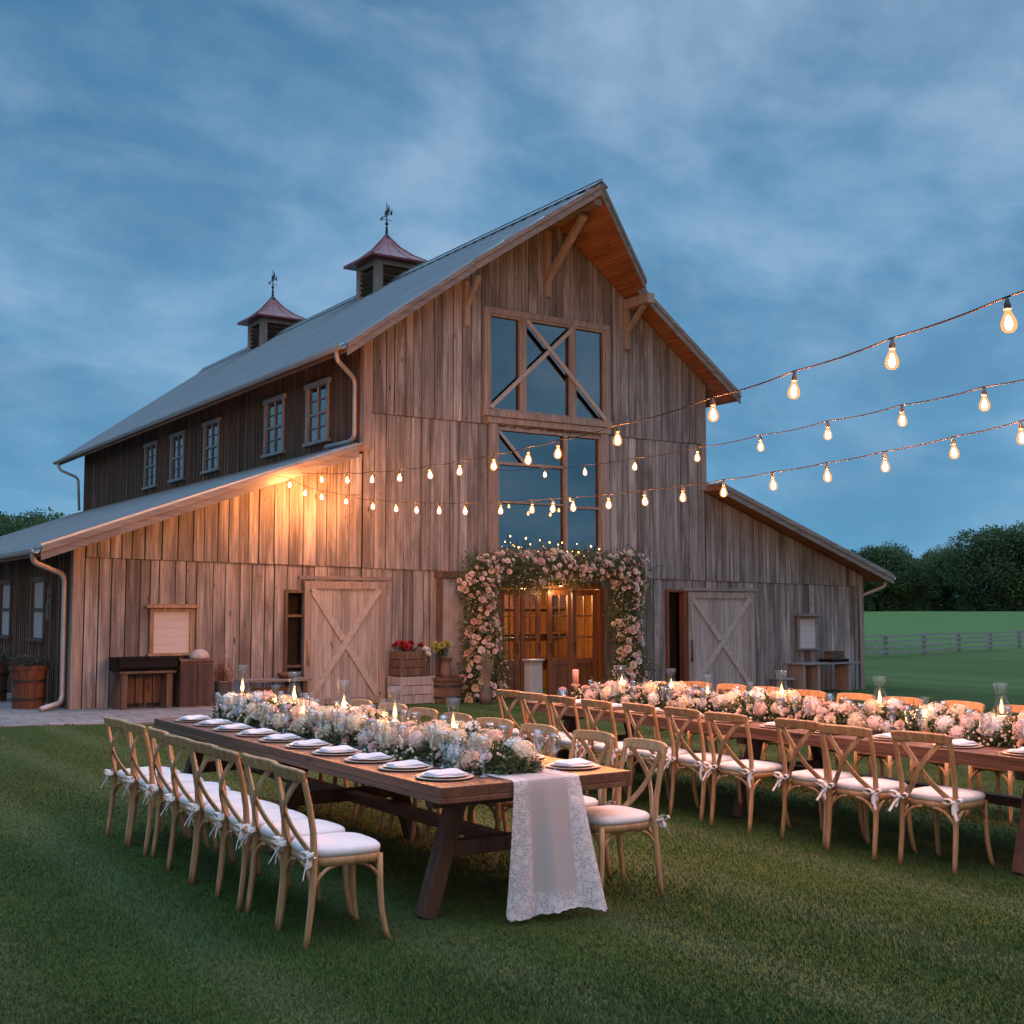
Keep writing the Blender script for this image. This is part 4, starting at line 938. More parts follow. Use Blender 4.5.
# ------------------------------------------------------------------ lace runner
def runner():
    mb = MB(); xc = 4.03; y0 = T1[2] - .008; nx = 24; rows = []
    rnd = random.Random(2)
    for k in range(10): rows.append(('t', lerp(10.7, y0 + .02, k / 9)))
    for k in range(5): rows.append(('c', k / 4))
    for k in range(1, 19): rows.append(('h', k / 18))
    vs = []
    for kind, v in rows:
        for i in range(nx + 1):
            u = i / nx * 2 - 1
            if kind == 't': x, y, z = xc + u * .225, v, .7665 + .002 * sin(i * 1.3 + v * 9)
            elif kind == 'c': a = v * pi / 2; x, y, z = xc + u * .225, y0 + .014 - .02 * sin(a), .7665 - .016 * (1 - cos(a))
            else:
                w = .225 + .05 * v + .02 * v * v; fold = sin(u * 7.5 + 1.0) * .022 * v + sin(u * 14 + 2.6) * .008 * v
                scallop = .026 * abs(sin(u * pi * 5.5)) + .018 * sin(u * 3.1 + .6) if v > .94 else 0
                x, y, z = xc + u * w - .012 * v, y0 - .012 - .04 * v - .13 * v * (u + 1) / 2 - fold, .75 - .722 * v + scallop * (v - .94) / .06 
            vs.append((x, y, z))
    n = nx + 1; mb.add(vs, [(r * n + i, r * n + i + 1, (r + 1) * n + i + 1, (r + 1) * n + i) for r in range(len(rows) - 1) for i in range(nx)])
    o = mb.build('table_runner', M['lace'], smooth=True, org=(xc, y0, .766)); o.location = (xc, y0, .766)
    m = o.modifiers.new('sub', 'SUBSURF'); m.levels = 1; m.render_levels = 1
    tag(o, 'white lace runner hanging over the near end of the table to the grass', 'table runner')
runner()

# ------------------------------------------------------------------ table ware
def ware():
    ch = MB(); ch.lathe([(0, .0), (.13, 0), (.160, .003), (.168, .006), (.168, .009), (.15, .007), (.1, .006), (0, .006)], 28, caps=False); ch = ch.mesh('charger', M['charger'], True)
    pl = MB(); pl.lathe([(0, .0), (.075, 0), (.09, .004), (.135, .011), (.138, .013), (.13, .012), (.09, .008), (0, .007)], 28, caps=False); pl = pl.mesh('plate', M['china'], True)
    naps = []
    for s in range(3):
        nb = MB(); r = random.Random(90 + s); nx, ny = 8, 10; L = []
        for lay in range(3):
            vs = []
            for i in range(nx + 1):
                for j in range(ny + 1):
                    u, v = i / nx * 2 - 1, j / ny * 2 - 1
                    sh = 1 - .05 * lay
                    vs.append((u * .078 * sh + .006 * sin(v * 3 + s), v * .112 * sh, .009 + lay * .006 + .006 * sin(u * 4 + s + lay) * sin(v * 3) + .006 * (1 - u * u) - (.008 if abs(u) == 1 or abs(v) == 1 else 0)))
            nb.add(vs, [(i * (ny + 1) + j, (i + 1) * (ny + 1) + j, (i + 1) * (ny + 1) + j + 1, i * (ny + 1) + j + 1) for i in range(nx) for j in range(ny)])
        naps.append(nb.mesh('napkin', M['napkin'], True))
    wg = MB(); wg.lathe([(0, .001), (.034, .001), (.030, .005), (.006, .012), (.0042, .03), (.0042, .095), (.012, .105), (.033, .135), (.038, .165), (.036, .195), (.031, .215), (.030, .215), (.035, .19), (.036, .165), (.030, .137), (.006, .108)], 18, caps=False); wg = wg.mesh('wine_glass', M['crystal'], True)
    fl = MB(); fl.lathe([(0, .001), (.031, .001), (.027, .004), (.005, .012), (.004, .03), (.004, .09), (.010, .10), (.022, .14), (.026, .19), (.024, .235), (.023, .235), (.024, .19), (.020, .14), (.004, .103)], 18, caps=False); fl = fl.mesh('champagne_flute', M['crystal'], True)
    rnd = random.Random(12)
    rows = [('left side of the lace-runner table', 3.57, 6.14, .47, 10, 1, 'lace end', T1), ('right side of the lace-runner table', 4.44, 6.12, .56, 8, -1, 'lace end', T1),
            ('near side of the table without lace', 7.34, 5.0, .56, 10, 1, 'right edge', T2), ('far side of the table without lace', 8.20, 5.0, .56, 10, -1, 'right edge', T2)]
    for side, x, ya, st, n, s, end, T in rows:
        g = ' on the ' + side
        for i in range(n):
            y = ya + st * i; jx = rnd.uniform(-.012, .012); e = ORD[i]
            o = linked('charger_plate', ch, None, (x + jx, y, .7635)); tag(o, '%s bronze charger from the %s, %s' % (e, end, side), 'charger plate', 'bronze chargers' + g)
            o = linked('dinner_plate', pl, None, (x + jx, y, .7705)); tag(o, '%s white plate from the %s, %s' % (e, end, side), 'plate', 'white plates' + g)
            o = linked('napkin', naps[rnd.randrange(3)], None, (x + jx, y, .777), (0, 0, rnd.uniform(-.25, .25) + pi / 2)); tag(o, '%s folded white napkin from the %s, %s' % (e, end, side), 'napkin', 'napkins' + g)
            for k, (dx, dy, me, nm, lb) in enumerate(((.20, -.10, wg, 'wine_glass', 'wine glass'), (.215, .04, fl, 'champagne_flute', 'champagne flute'), (.15, .13, wg, 'wine_glass', 'wine glass'))):
                if k == 2 and i % 2: continue
                o = linked(nm, me, None, (x + s * dx + rnd.uniform(-.012, .012), y + dy + rnd.uniform(-.015, .015), .7625)); z = rnd.uniform(.95, 1.06); o.scale = (z, z, z)
                wl = ('%s extra clear wine glass from the %s, %s' if k == 2 else '%s clear ' + lb + ' from the %s, %s') % (e, end, side)
                tag(o, wl, lb, lb + ('es' if lb[-1] == 's' else 's') + g)
ware()
def hurricane_proto():
    g = MB(); g.lathe([(.0, .002), (.052, .002), (.056, .012), (.060, .05), (.066, .10), (.064, .16), (.046, .215), (.033, .25), (.033, .27), (.046, .315), (.050, .325), (.048, .325), (.031, .27), (.031, .25), (.044, .215), (.062, .16), (.064, .10), (.058, .05), (.05, .008)], 20, caps=False)
    root = g.build('hurricane_candle', M['lampglass'], None, smooth=True)
    c = MB(); c.lathe([(0, 0), (.030, 0), (.030, .135), (.026, .139), (.006, .136), (0, .136)], 14, caps=False, c=(0, 0, .008)); w = c.build('candle', M['wax'], root, smooth=True)
    k = MB(); k.tube([(0, 0, .14), (.001, 0, .16)], .0015, 5); k.build('wick', M['black'], w)
    f = MB(); f.lathe([(0, .0), (.011, .008), (.0155, .024), (.012, .048), (.005, .075), (0, .09)], 10, (0, 0, .155), caps=False); fo = f.build('flame', M['flame'], root, smooth=True)
    f = MB(); f.lathe([(0, .012), (.0055, .022), (.006, .034), (.003, .05), (0, .06)], 8, (0, 0, .155), caps=False); f.build('flame_core', M['flamecore'], fo, smooth=True)
    return root
def candles():
    H = hurricane_proto(); first = True
    spots = [(4.05, 6.86, .9, 0), (3.98, 7.52, 1.0, 0), (4.0, 8.36, 1.0, 0), (4.02, 9.32, 1.05, 0), (4.0, 10.4, 1.08, 0), (4.12, 7.95, .72, 0), (3.92, 8.9, .72, 0), (4.1, 9.9, .72, 0),
             (7.77, 5.5, 1.0, 1), (7.75, 6.57, 1.0, 1), (7.75, 7.62, 1.0, 1), (7.75, 8.55, .82, 1), (7.75, 9.06, .9, 1), (7.78, 9.85, .9, 1), (7.62, 6.05, .7, 1), (7.85, 8.1, .7, 1)]
    n = [0, 0, 0, 0]
    for x, y, s, t in spots:
        o = H if first else copy_tree(H); first = False; o.location = (x, y, .7655); o.scale = (s * 1.12, s * 1.12, s * 1.3)
        small = s < .75; k = t * 2 + small; e = ORD[n[k]]; n[k] += 1
        tag(o, ('%s %s glass candle lamp from the %s, among flowers of the table %s') % (e, 'short' if small else 'tall', 'near end' if t == 0 else 'right edge', 'with lace' if t == 0 else 'without lace'), 'candle lamp', 'lit glass candle lamps in the ' + ('lace table' if t == 0 else 'other table') + ' flowers')
candles()

# ------------------------------------------------------------------ flowers
def rose_mesh(name, seed):
    r = random.Random(seed); mb = MB()
    for ring, (n, rad, h, op) in enumerate(((3, .16, .62, .12), (4, .34, .62, .3), (5, .56, .54, .62), (6, .80, .40, .95), (6, .96, .24, 1.15))):
        for k in range(n):
            a = 2 * pi * (k + ring * .37) / n + r.uniform(-.15, .15); w = 2 * pi / n * .72; vs = []
            for i in range(3):
                for j in range(3):
                    t = i / 2; aa = a + (j - 1) * w * (.55 + .45 * sin(pi * min(1, t * .8 + .2))); rr = rad * (.35 + .65 * t ** .7) + op * .16 * t * t - .05 * abs(j - 1) * t
                    vs.append((cos(aa) * rr, sin(aa) * rr, -.28 + (h + .28) * t * (1 - .10 * op * t) - .10 * abs(j - 1) * t + r.uniform(-.02, .02)))
            mb.add(vs, [(i * 3 + j, i * 3 + j + 1, (i + 1) * 3 + j + 1, (i + 1) * 3 + j) for i in range(2) for j in range(2)])
    mb.ball((0, 0, -.1), .3, 6, 4)
    me = mb.mesh(name, None, True); return me
def hydrangea_mesh(name, seed):
    r = random.Random(seed); mb = MB(); N = 95
    mb.ball((0, 0, 0), .80, 8, 6)
    for i in range(N):
        z = 1 - 1.75 * (i + .5) / N; q = sqrt(max(0, 1 - z * z)); a = i * 2.39996; u = Vector((q * cos(a), q * sin(a), z)); u = (u + Vector((r.gauss(0, .06), r.gauss(0, .06), r.gauss(0, .06)))).normalized()
        t = u.cross(Vector((.3, .2, .9))).normalized(); b = u.cross(t); c = u * r.uniform(.86, 1.06); s = r.uniform(.14, .2); ph = r.uniform(0, 1.5)
        for k in range(4):
            aa = ph + k * pi / 2; d = t * cos(aa) + b * sin(aa); e = t * cos(aa + .7) + b * sin(aa + .7); g = t * cos(aa - .7) + b * sin(aa - .7)
            mb.add([c, c + g * s * .75 + u * .03, c + d * s * 1.1 + u * r.uniform(-.02, .06), c + e * s * .75 + u * .03], [(0, 1, 2, 3)])
    return mb.mesh(name, None, False)
def variants(fn, name, cols, k):
    out = {}
    for c in cols:
        out[c] = []
        for s in range(k):
            me = fn(name, s * 7 + len(c)); me.materials.append(PET[c]); out[c].append(me)
    return out
ROSE = variants(rose_mesh, 'rose', ('blush', 'pink', 'cream', 'white', 'peach'), 2)
HYD = variants(hydrangea_mesh, 'hydrangea', ('white', 'cream', 'pale', 'blush', 'peach'), 2)
def tilt(d):
    return Vector(d).to_track_quat('Z', 'Y').to_euler()
def garland(x, y0, y1, label, seed, nleaf, palette_h, palette_r):
    r = random.Random(seed); o = (x, (y0 + y1) / 2, .766); L = y1 - y0
    root = empty('flower_garland', o, label, 'flower garland', 'flower garlands along the tables')
    def prof(y):                    # half width and height along the length
        t = (y - y0) / L; e = min(1, min(t, 1 - t) / .04); k = .55 + .45 * sqrt(max(0, e))
        b = 1 + .18 * sin(y * 5.1 + seed) + .1 * sin(y * 11.3)
        return .215 * k * b, .165 * k * (1 + .16 * sin(y * 4.3 + 1 + seed) + .1 * sin(y * 9.7))
    fol = MB()
    for i in range(nleaf):
        y = r.uniform(y0 - .06, y1 + .06); w, h = prof(clamp(y, y0, y1)); a = r.uniform(-.1, pi + .1); q = sqrt(r.random()) * .93
        px, pz = cos(a) * w * q * 1.1, max(.006, sin(a) * h * q)
        d = Vector((cos(a) + r.gauss(0, .5), r.gauss(0, .7), sin(a) * .8 + r.gauss(0, .5)))
        l = r.uniform(.03, .065); fol.leaf((px + x, y, pz + .766), d, Vector((r.gauss(0, .6), r.gauss(0, .6), 1)), l, l * r.uniform(.35, .6))
    for i in range(int(L * 16)):      # sprigs standing out of the mass
        y = r.uniform(y0, y1); w, h = prof(y); a = r.uniform(.2, pi - .2); p = Vector((x + cos(a) * w, y, .766 + sin(a) * h)); d = Vector((cos(a), r.gauss(0, .5), sin(a) + .25)).normalized(); ln = r.uniform(.05, .13)
        fol.tube([p - d * .04, p + d * ln], .0016, 4)
        for k in range(7):
            q = p + d * ln * k / 6; fol.leaf(q, d + Vector((r.gauss(0, .8), r.gauss(0, .8), r.gauss(0, .5))), (0, 0, 1), .026, .013)
    fol.build('foliage', M['leaf'], root, org=o)
    fil = MB()                         # baby's breath
    for i in range(int(L * 170)):
        y = r.uniform(y0, y1); w, h = prof(y); a = r.uniform(.05, pi - .05); q = r.uniform(.9, 1.28); fil.ball((x + cos(a) * w * q, y, .766 + sin(a) * h * q), r.uniform(.007, .013), 5, 4)
    fil.build('filler_flowers', PET['cream'], root, org=o)['kind'] = 'stuff'
    hs = []
    for i in range(2500):
        if len(hs) >= 72: break
        y = r.uniform(y0 + .02, y1 - .02); w, h = prof(y); a = r.choice((r.uniform(.1, pi - .1), r.uniform(.2, 1.2), pi - r.uniform(.2, 1.2))); s = r.uniform(.05, .088); p = Vector((cos(a) * w * .92, y - o[1], sin(a) * h * 1.0 + .012))
        p.z = max(p.z, s * .9)
        if any((p - q).length < (s + t) * .76 for q, t in hs): continue
        hs.append((p, s)); c = r.choice(palette_h); linked('hydrangea', r.choice(HYD[c]), root, p, tilt((cos(a), r.gauss(0, .3), sin(a) + .4)), s)
    k = 0
    for i in range(4000):
        if k >= 80: break
        y = r.uniform(y0 + .02, y1 - .02); w, h = prof(y); a = r.uniform(.08, pi - .08); s = r.uniform(.028, .045); p = Vector((cos(a) * w * 1.03, y - o[1], max(.03, sin(a) * h * 1.06 + .012)))
        if any((p - q).length < (s + t) * .7 for q, t in hs): continue
        hs.append((p, s)); k += 1; c = r.choice(palette_r); linked('rose', r.choice(ROSE[c]), root, p, tilt((cos(a) + r.gauss(0, .2), r.gauss(0, .35), sin(a) + .3)), s)
garland(4.0, 6.06, 10.62, 'white, green and blush flower garland along the table with the lace runner', 3, 9500, ('cream', 'cream', 'white', 'blush', 'cream', 'pale', 'cream', 'peach'), ('blush', 'cream', 'cream', 'peach', 'pink'))
garland(7.76, 4.75, 10.45, 'blush and cream flower garland along the table without lace', 5, 11000, ('cream', 'white', 'blush', 'blush', 'cream'), ('blush', 'peach', 'pink', 'cream', 'blush'))

def arch():
    r = random.Random(19); o = (14.97, 21.05, -.2); root = empty('flower_arch', o, 'tall rose and greenery arch framing the amber french doors', 'flower arch')
    fr = MB(); fr.tube([(13.35, 21.2, -.25), (13.35, 21.2, 2.5), (16.75, 21.2, 2.5), (16.75, 21.2, -.3)], .025, 6); fr.build('arch_frame', M['iron'], root, org=o)
    # centre line with half widths (x across or z across) taken along the arch
    def sample():
        u = r.random()
        if u < .36:      # left column
            z = r.uniform(-.15, 2.35); w = .44 + .10 * sin(z * 2.6 + .7) + .05 * sin(z * 6); return Vector((13.06 + .06 * sin(z * 2.2), 21.05, z)), Vector((w, .30, .16))
        if u < .66:      # right column
            z = r.uniform(-.2, 2.3); w = .43 + .09 * sin(z * 2.4 + 2) + .05 * sin(z * 5.5); return Vector((16.80 + .05 * sin(z * 3), 21.05, z)), Vector((w, .30, .16))
        x = r.uniform(12.85, 17.15); h = .36 + .07 * sin(x * 2.3) + .04 * sin(x * 6.1); return Vector((x, 21.05, 2.55 + .06 * sin(x * 1.7))), Vector((.18, .30, h))
    def surf():
        c, s = sample(); d = Vector((r.gauss(0, 1), r.gauss(0, 1), r.gauss(0, 1))).normalized(); return c, s, d
    fol = MB()
    for i in range(33000):
        c, s, d = surf(); q = r.uniform(.35, 1.0) if r.random() < .87 else r.uniform(1.0, 1.28)
        p = c + Vector((d.x * s.x, d.y * s.y, d.z * s.z)) * q; p.y = min(p.y, 21.40); l = r.uniform(.035, .085)
        fol.leaf(p, d + Vector((r.gauss(0, .7), r.gauss(0, .5), r.gauss(-.1, .7))), Vector((r.gauss(0, .7), r.gauss(-.5, .7), 1)), l, l * r.uniform(.32, .6))
    for i in range(360):               # loose sprays
        c, s, d = surf(); d.y = -abs(d.y) * .6; d.normalize(); p = c + Vector((d.x * s.x, d.y * s.y, d.z * s.z)); d = (d + Vector((0, 0, .35 if c.z > 2.2 else -.1))).normalized(); ln = r.uniform(.12, .34)
        m = p + d * ln * .6; e = p + d * ln + Vector((r.gauss(0, .04), 0, -.05)); fol.tube([p - d * .1, m, e], .003, 4)
        for k in range(9):
            q = p.lerp(e, k / 8); fol.leaf(q, d + Vector((r.gauss(0, .8), r.gauss(0, .6), r.gauss(0, .6))), (0, -.4, 1), .05, .022)
    fol.build('foliage', M['archleaf'], root, org=o)
    bud = MB()
    for i in range(900):
        c, s, d = surf(); d.y = -abs(d.y); p = c + Vector((d.x * s.x, d.y * s.y, d.z * s.z)) * r.uniform(1.0, 1.15); bud.ball(p, r.uniform(.010, .02), 5, 4)
    ob = bud.build('small_blossoms', PET['blush'], root, org=o); ob['kind'] = 'stuff'
    pts = []; k = 0; rest = MB()
    for i in range(40000):
        if k >= 520: break
        c, s, d = surf(); d.y = -abs(d.y); s_ = r.uniform(.05, .085) if k < 100 else r.uniform(.034, .062)
        p = c + Vector((d.x * s.x * .97, d.y * s.y * 1.12, d.z * s.z * .97))
        if 13.62 < p.x < 16.28 and p.z < 2.2: continue
        if any((p - q).length < (s_ + t) * .8 for q, t in pts): continue
        # flowers gather into loose clumps with bare greenery between
        if sin(p.x * 3.1 + p.z * 2.3) + sin(p.z * 4.1 - p.x * 1.7) < -1.0: continue
        pts.append((p, s_)); col = r.choice(('blush', 'pink', 'cream', 'cream', 'blush', 'white')); me = r.choice(ROSE[col]); rot = tilt((d.x * .8, -1.0 + r.gauss(0, .25), d.z * .7 + .2 + r.gauss(0, .2)))
        if k < 100: linked('rose', me, root, p - Vector(o), rot, s_)
        else:
            mt = rot.to_matrix(); rest.add([mt @ (v.co * s_) + p for v in me.vertices], [tuple(f.vertices) for f in me.polygons])
        k += 1
    ob = rest.build('small_roses', PET['mixed'], root, smooth=True, org=o); ob['kind'] = 'stuff'
arch()
def fairy():
    r = random.Random(4); pts = []
    for i in range(20):
        t = i / 19; pts.append(Vector((lerp(13.55, 16.0, t) + r.uniform(-.05, .05), 20.98 + r.uniform(-.1, .1), 3.06 - .14 * t + .13 * sin(i * 1.9) + r.uniform(-.03, .03))))
    mb = MB(); mb.tube(pts, .003, 5); root = mb.build('fairy_lights', M['cable'], None)
    tag(root, 'string of tiny warm fairy lights tucked along the top of the flower arch', 'fairy lights')
    for p in pts:
        b = MB(); b.ball(p - Vector((0, .02, 0)), r.uniform(.009, .019), 6, 5); b.build('bulb', M['fairy'], root)
fairy()

# ------------------------------------------------------------------ festoon strings
def bulb_meshes():
    g = MB(); g.lathe([(.012, 0), (.014, -.012), (.024, -.035), (.036, -.062), (.0385, -.082), (.034, -.102), (.02, -.116), (0, -.12)], 14, caps=False)
    s = MB(); s.lathe([(0, .052), (.009, .05), (.012, .03), (.017, .02), (.018, 0), (.016, -.006), (0, -.006)], 12, caps=False)
    f = MB(); f.lathe([(0, -.03), (.010, -.045), (.016, -.07), (.017, -.085), (.010, -.100), (0, -.106)], 8, caps=False)
    return g.mesh('bulb', M['bulbglass'], True), s.mesh('socket', M['socket'], True), f.mesh('filament', M['filament'], True)
BG, BSK, BF = bulb_meshes()
def string(name_label, a, u, poly, ss, s0, s1, hook, end=None):
    def pt(s):
        z = 0
        for c in poly: z = z * s + c
        return z
    S = sorted(ss); S2 = [s0] + [s for s in S if s0 < s < s1] + [s1]
    w = MB(); pts = []
    def zz(s):      # a smooth wire; beyond the fitted span it carries on straight
        c = clamp(s, S[0], S[-1]); z = pt(c); e = .01
        if s < c: z += (s - c) * (pt(c + e) - pt(c)) / e
        if s > c: z += (s - c) * (pt(c) - pt(c - e)) / e
        return z + .108
    def P(s): return Vector((a[0] + u[0] * s, a[1] + u[1] * s, zz(s)))
    for p, q in zip(S2, S2[1:]):
        for k in range(4):
            t = k / 4; v = P(lerp(p, q, t)); v.z -= .012 * 4 * t * (1 - t) * min(1.5, q - p); pts.append(v)
    pts.append(P(s1))
    if end is not None:
        q = pts[-1].copy(); pts += [q.lerp(end, t / 6) - Vector((0, 0, .12 * t / 6 * (1 - t / 6))) for t in range(1, 7)]
    w.tube(pts, .0045, 6); root = w.build('string_lights', M['cable'], None, smooth=True); tag(root, name_label, 'string lights', 'festoon strings between the barn and the tables')
    if hook:
        h = MB(); e = P(s1); h.tube([e + Vector((0, .0, 0)), e + Vector((0, .06, .02)), e + Vector((0, .14, .02))], .012, 6); h.build('wall_hook', M['iron'], root)
    r = random.Random(len(ss))
    for s in S:
        p = P(s); rot = (r.gauss(0, .05), r.gauss(0, .05), r.uniform(0, 6))
        b = linked('bulb', BG, root, p - Vector((0, 0, .052)), rot, .92); linked('socket', BSK, b); linked('filament', BF, b)
string('highest festoon string, sloping from the upper right down across the tall window', (4.78, 3.34), (.2398, .9708), (2e-06, -.000163, .006854, -.020996, 2.979998),
       (-.06, .76, 1.66, 2.62, 4.11, 5.34, 6.08, 7.06, 8.21, 9.42, 10.85, 12.39, 14.09, 16.2), -4.5, 18.3, True)
string('middle festoon string, ending at the casing of the tall lower window', (6.96, 5.03), (.380, .925), (5.8e-05, .000798, .051166, 3.051867),
       (-1.1, -.07, 1.0, 2.24, 3.69, 5.47, 7.83, 10.43, 13.2), -5.5, 17.65, True)
string('lowest festoon string, running level to the warm corner of the left wing', (7.43, 5.08), (.1022, .9948), (2.4e-05, -.000708, .013269, -.064728, 2.872317),
       (-.04, .55, 1.23, 1.88, 2.56, 3.25, 3.89, 4.55, 5.23, 5.98, 6.43, 6.93, 7.75, 8.79, 9.62, 10.41, 11.2, 12.14), -5.5, 12.2, False, Vector((10.42, 21.42, 3.86)))
def tail():
    bulbs = [(9.93, 20.75, 3.75), (9.44, 20.75, 3.81), (9.11, 20.75, 3.86), (8.81, 20.75, 4.0)]
    pts = [Vector((10.42, 21.42, 3.88)), Vector((10.26, 20.85, 3.84))] + [Vector(b) + Vector((0, 0, .056)) for b in bulbs] + [Vector((8.70, 20.82, 4.08)), Vector((8.62, 21.02, 4.10))]
    w = MB(); w.tube(pts, .0045, 6); root = w.build('string_lights', M['cable'], None, smooth=True); tag(root, 'short festoon tail hung close along the left wing under its eave', 'string lights', 'festoon strings between the barn and the tables')
    for b in bulbs:
        g = linked('bulb', BG, root, b, (0, 0, b[0]), .92); linked('socket', BSK, g); linked('filament', BF, g)
tail()

def reflection_strand():  # added bulbs standing in for festoon reflections in the tall lower pane
    pts = [Vector((lerp(13.85, 16.3, k / 9), 22.1 + .04 * sin(k * 2), 3.78 + .55 * ((k - 4.5) / 4.5) ** 2 + .05 * sin(k * 1.7))) for k in range(10)]
    mb = MB(); mb.tube(pts, .004, 5); root = mb.build('string_lights', M['cable'], None); tag(root, 'strand of small warm bulbs added inside the tall window in place of reflections', 'string lights')
    for k in (1, 2, 4, 6, 7, 8):
        b = MB(); b.lathe([(.010, 0), (.012, -.02), (.026, -.05), (.022, -.075), (0, -.09)], 10, pts[k], caps=False); b.build('bulb', M['fairy'], root, smooth=True)
reflection_strand()

# ------------------------------------------------------------------ things along the barn front
def stand(x, y): return gz(x, y)
def front_things():
    # black trough on a timber bench
    o = (6.36, 21.1, .025); t = empty('trough_bench', o, 'rough timber bench with slatted back under the black trough', 'bench')
    for x in (5.98, 6.74):
        m = MB(); m.b2((x - .05, 20.9, .025), (x + .05, 21.0, .62)); m.build('leg', M['oldwood'], t, org=o, bevel=.004)
        m = MB(); m.b2((x - .05, 21.25, .025), (x + .05, 21.35, .62)); m.build('leg', M['oldwood'], t, org=o, bevel=.004)
    m = MB(); m.b2((5.88, 20.86, .62), (6.84, 21.4, .66)); m.build('bench_top', M['oldwood'], t, org=o, bevel=.004)
    m = MB()
    for i in range(4): m.b2((6.12 + .15 * i, 21.27, .10), (6.25 + .15 * i, 21.3, .60))
    m.build('back_slats', M['oldwood'], t, org=o)
    m = MB(); c = (6.36, 21.1, .66); n = 10
    m.prism([(5.84, 20.86 + .5 * i / n, .665 + (.0 if 0 < i < n else .06) + .0) for i in range(n + 1)] + [(5.84, 21.36, .88), (5.84, 21.33, .88), (5.84, 21.31, .72), (5.84, 20.91, .72), (5.84, 20.89, .88), (5.84, 20.86, .88)], (1.04, 0, 0))
    m.b2((5.835, 20.86, .68), (5.86, 21.36, .875)); m.b2((6.86, 20.86, .68), (6.885, 21.36, .875)); m.b2((5.83, 20.84, .868), (6.89, 20.87, .89)); m.b2((5.83, 21.35, .868), (6.89, 21.38, .89))
    tag(m.build('planter_trough', M['black'], None), 'long black metal trough resting on the timber bench', 'trough')
    # cabinet with domed pot and dried flowers
    o = (7.2, 21.1, .025); t = empty('cabinet', o, 'dark brown wooden cabinet standing right of the black trough', 'cabinet')
    m = MB(); m.b2((6.92, 20.88, .025), (7.5, 21.4, .80)); m.b2((6.90, 20.86, .80), (7.52, 21.4, .83)); m.build('body', M['oldwood'], t, org=o, bevel=.005)
    for a, b in ((6.94, 7.205), (7.215, 7.48)):
        m = MB(); m.b2((a, 20.86, .07), (b, 20.88, .77)); d = m.build('door', wood('cabinet door', ((.035, .022, .018), (.07, .045, .036), (.10, .066, .052)), 'z', .4), t, org=o, bevel=.004)
        k = MB(); k.ball(((b - .03) if a < 7 else (a + .03), 20.85, .45), .013, 6, 5); k.build('knob', M['iron'], d, org=o)
    m = MB(); m.lathe([(0, 0), (.15, 0), (.17, .02), (.168, .06), (.13, .13), (.06, .17), (0, .175)], 18, (7.32, 21.1, .83), caps=False); tag(m.build('bread_dome', plain('stone dome', (.32, .29, .27), .7, scale=14, var=.25), None, smooth=True), 'rounded pale stoneware dome on the brown cabinet', 'dome')
    # copper flower bucket right of the cabinet
    m = MB(); m.lathe([(0, 0), (.12, 0), (.15, .42), (.155, .42), (.14, .4), (0, .38)], 16, (7.72, 21.0, .025), caps=False); b = m.build('flower_bucket', plain('grey zinc', (.25, .24, .23), .5, .5), None, smooth=True); tag(b, 'grey zinc bucket of russet dried stems beside the brown cabinet', 'bucket')
    m = MB(); r = random.Random(3)
    for i in range(60):
        a = r.uniform(0, 6.3); q = r.uniform(.05, .2); e = Vector((7.72 + cos(a) * q, 21.0 + sin(a) * q, r.uniform(.5, .82))); m.tube([(7.72 + cos(a) * .05, 21.0 + sin(a) * .05, .38), e], .003, 4)
        for k in range(4): m.leaf(e - Vector((0, 0, .04 * k)), (r.gauss(0, 1), r.gauss(0, 1), 1), (0, 0, 1), .05, .02)
    m.build('dried_stems', leafmat('russet stems', (.10, .035, .018), (.2, .08, .04), (.26, .15, .09)), b)
    # bench under the left opening
    o = (8.75, 21.15, .025); t = empty('bench', o, 'plain weathered bench below the dark opening left of the barn door', 'bench'); y0, y1 = 20.92, 21.42
    m = MB()
    for i in range(3): m.b2((8.1, lerp(y0, y1, i / 3), .40), (9.36, lerp(y0, y1, (i + 1) / 3) - .008, .445))
    m.build('seat', M['trim'], t, org=o, bevel=.004)
    for x in (8.2, 9.26):
        m = MB(); m.b2((x - .04, y0 + .04, .025), (x + .04, y1 - .04, .40)); m.build('leg', M['oldwood'], t, org=o, bevel=.004)
    m = MB(); m.b2((8.24, 21.14, .2), (9.22, 21.2, .29)); m.build('stretcher', M['oldwood'], t, org=o)
    m = MB(); m.lathe([(0, 0), (.13, 0), (.18, .06), (.19, .10), (.18, .10), (.16, .05), (0, .02)], 16, (8.98, 21.15, .445), caps=False); tag(m.build('bowl', M['oldwood'], None, smooth=True), 'dark wooden bowl on the bench below the opening', 'bowl')
    # crates with red flowers
    def crate(x0, x1, y0, y1, z0, z1, label, mat):
        o = ((x0 + x1) / 2, (y0 + y1) / 2, z0); t = empty('wooden_crate', o, label, 'crate', 'crates stacked by the barn door'); m = MB(); n = 3
        for i in range(n):
            a, b = lerp(z0, z1, i / n) + .006, lerp(z0, z1, (i + 1) / n) - .006
            m.b2((x0, y0, a), (x1, y0 + .02, b)); m.b2((x0, y1 - .02, a), (x1, y1, b)); m.b2((x0, y0 + .021, a), (x0 + .02, y1 - .021, b)); m.b2((x1 - .02, y0 + .021, a), (x1, y1 - .021, b))
        m.b2((x0 + .021, y0 + .021, z0), (x1 - .021, y1 - .021, z0 + .02)); m.build('slats', mat, t, org=o, bevel=.003)
        for sx in (0, 1):
            c = MB(); xx = x0 if sx == 0 else x1 - .06; c.b2((xx, y0 - .018, z0), (xx + .06, y0 - .001, z1 + .004)); c.build('corner_post', mat, t, org=o)
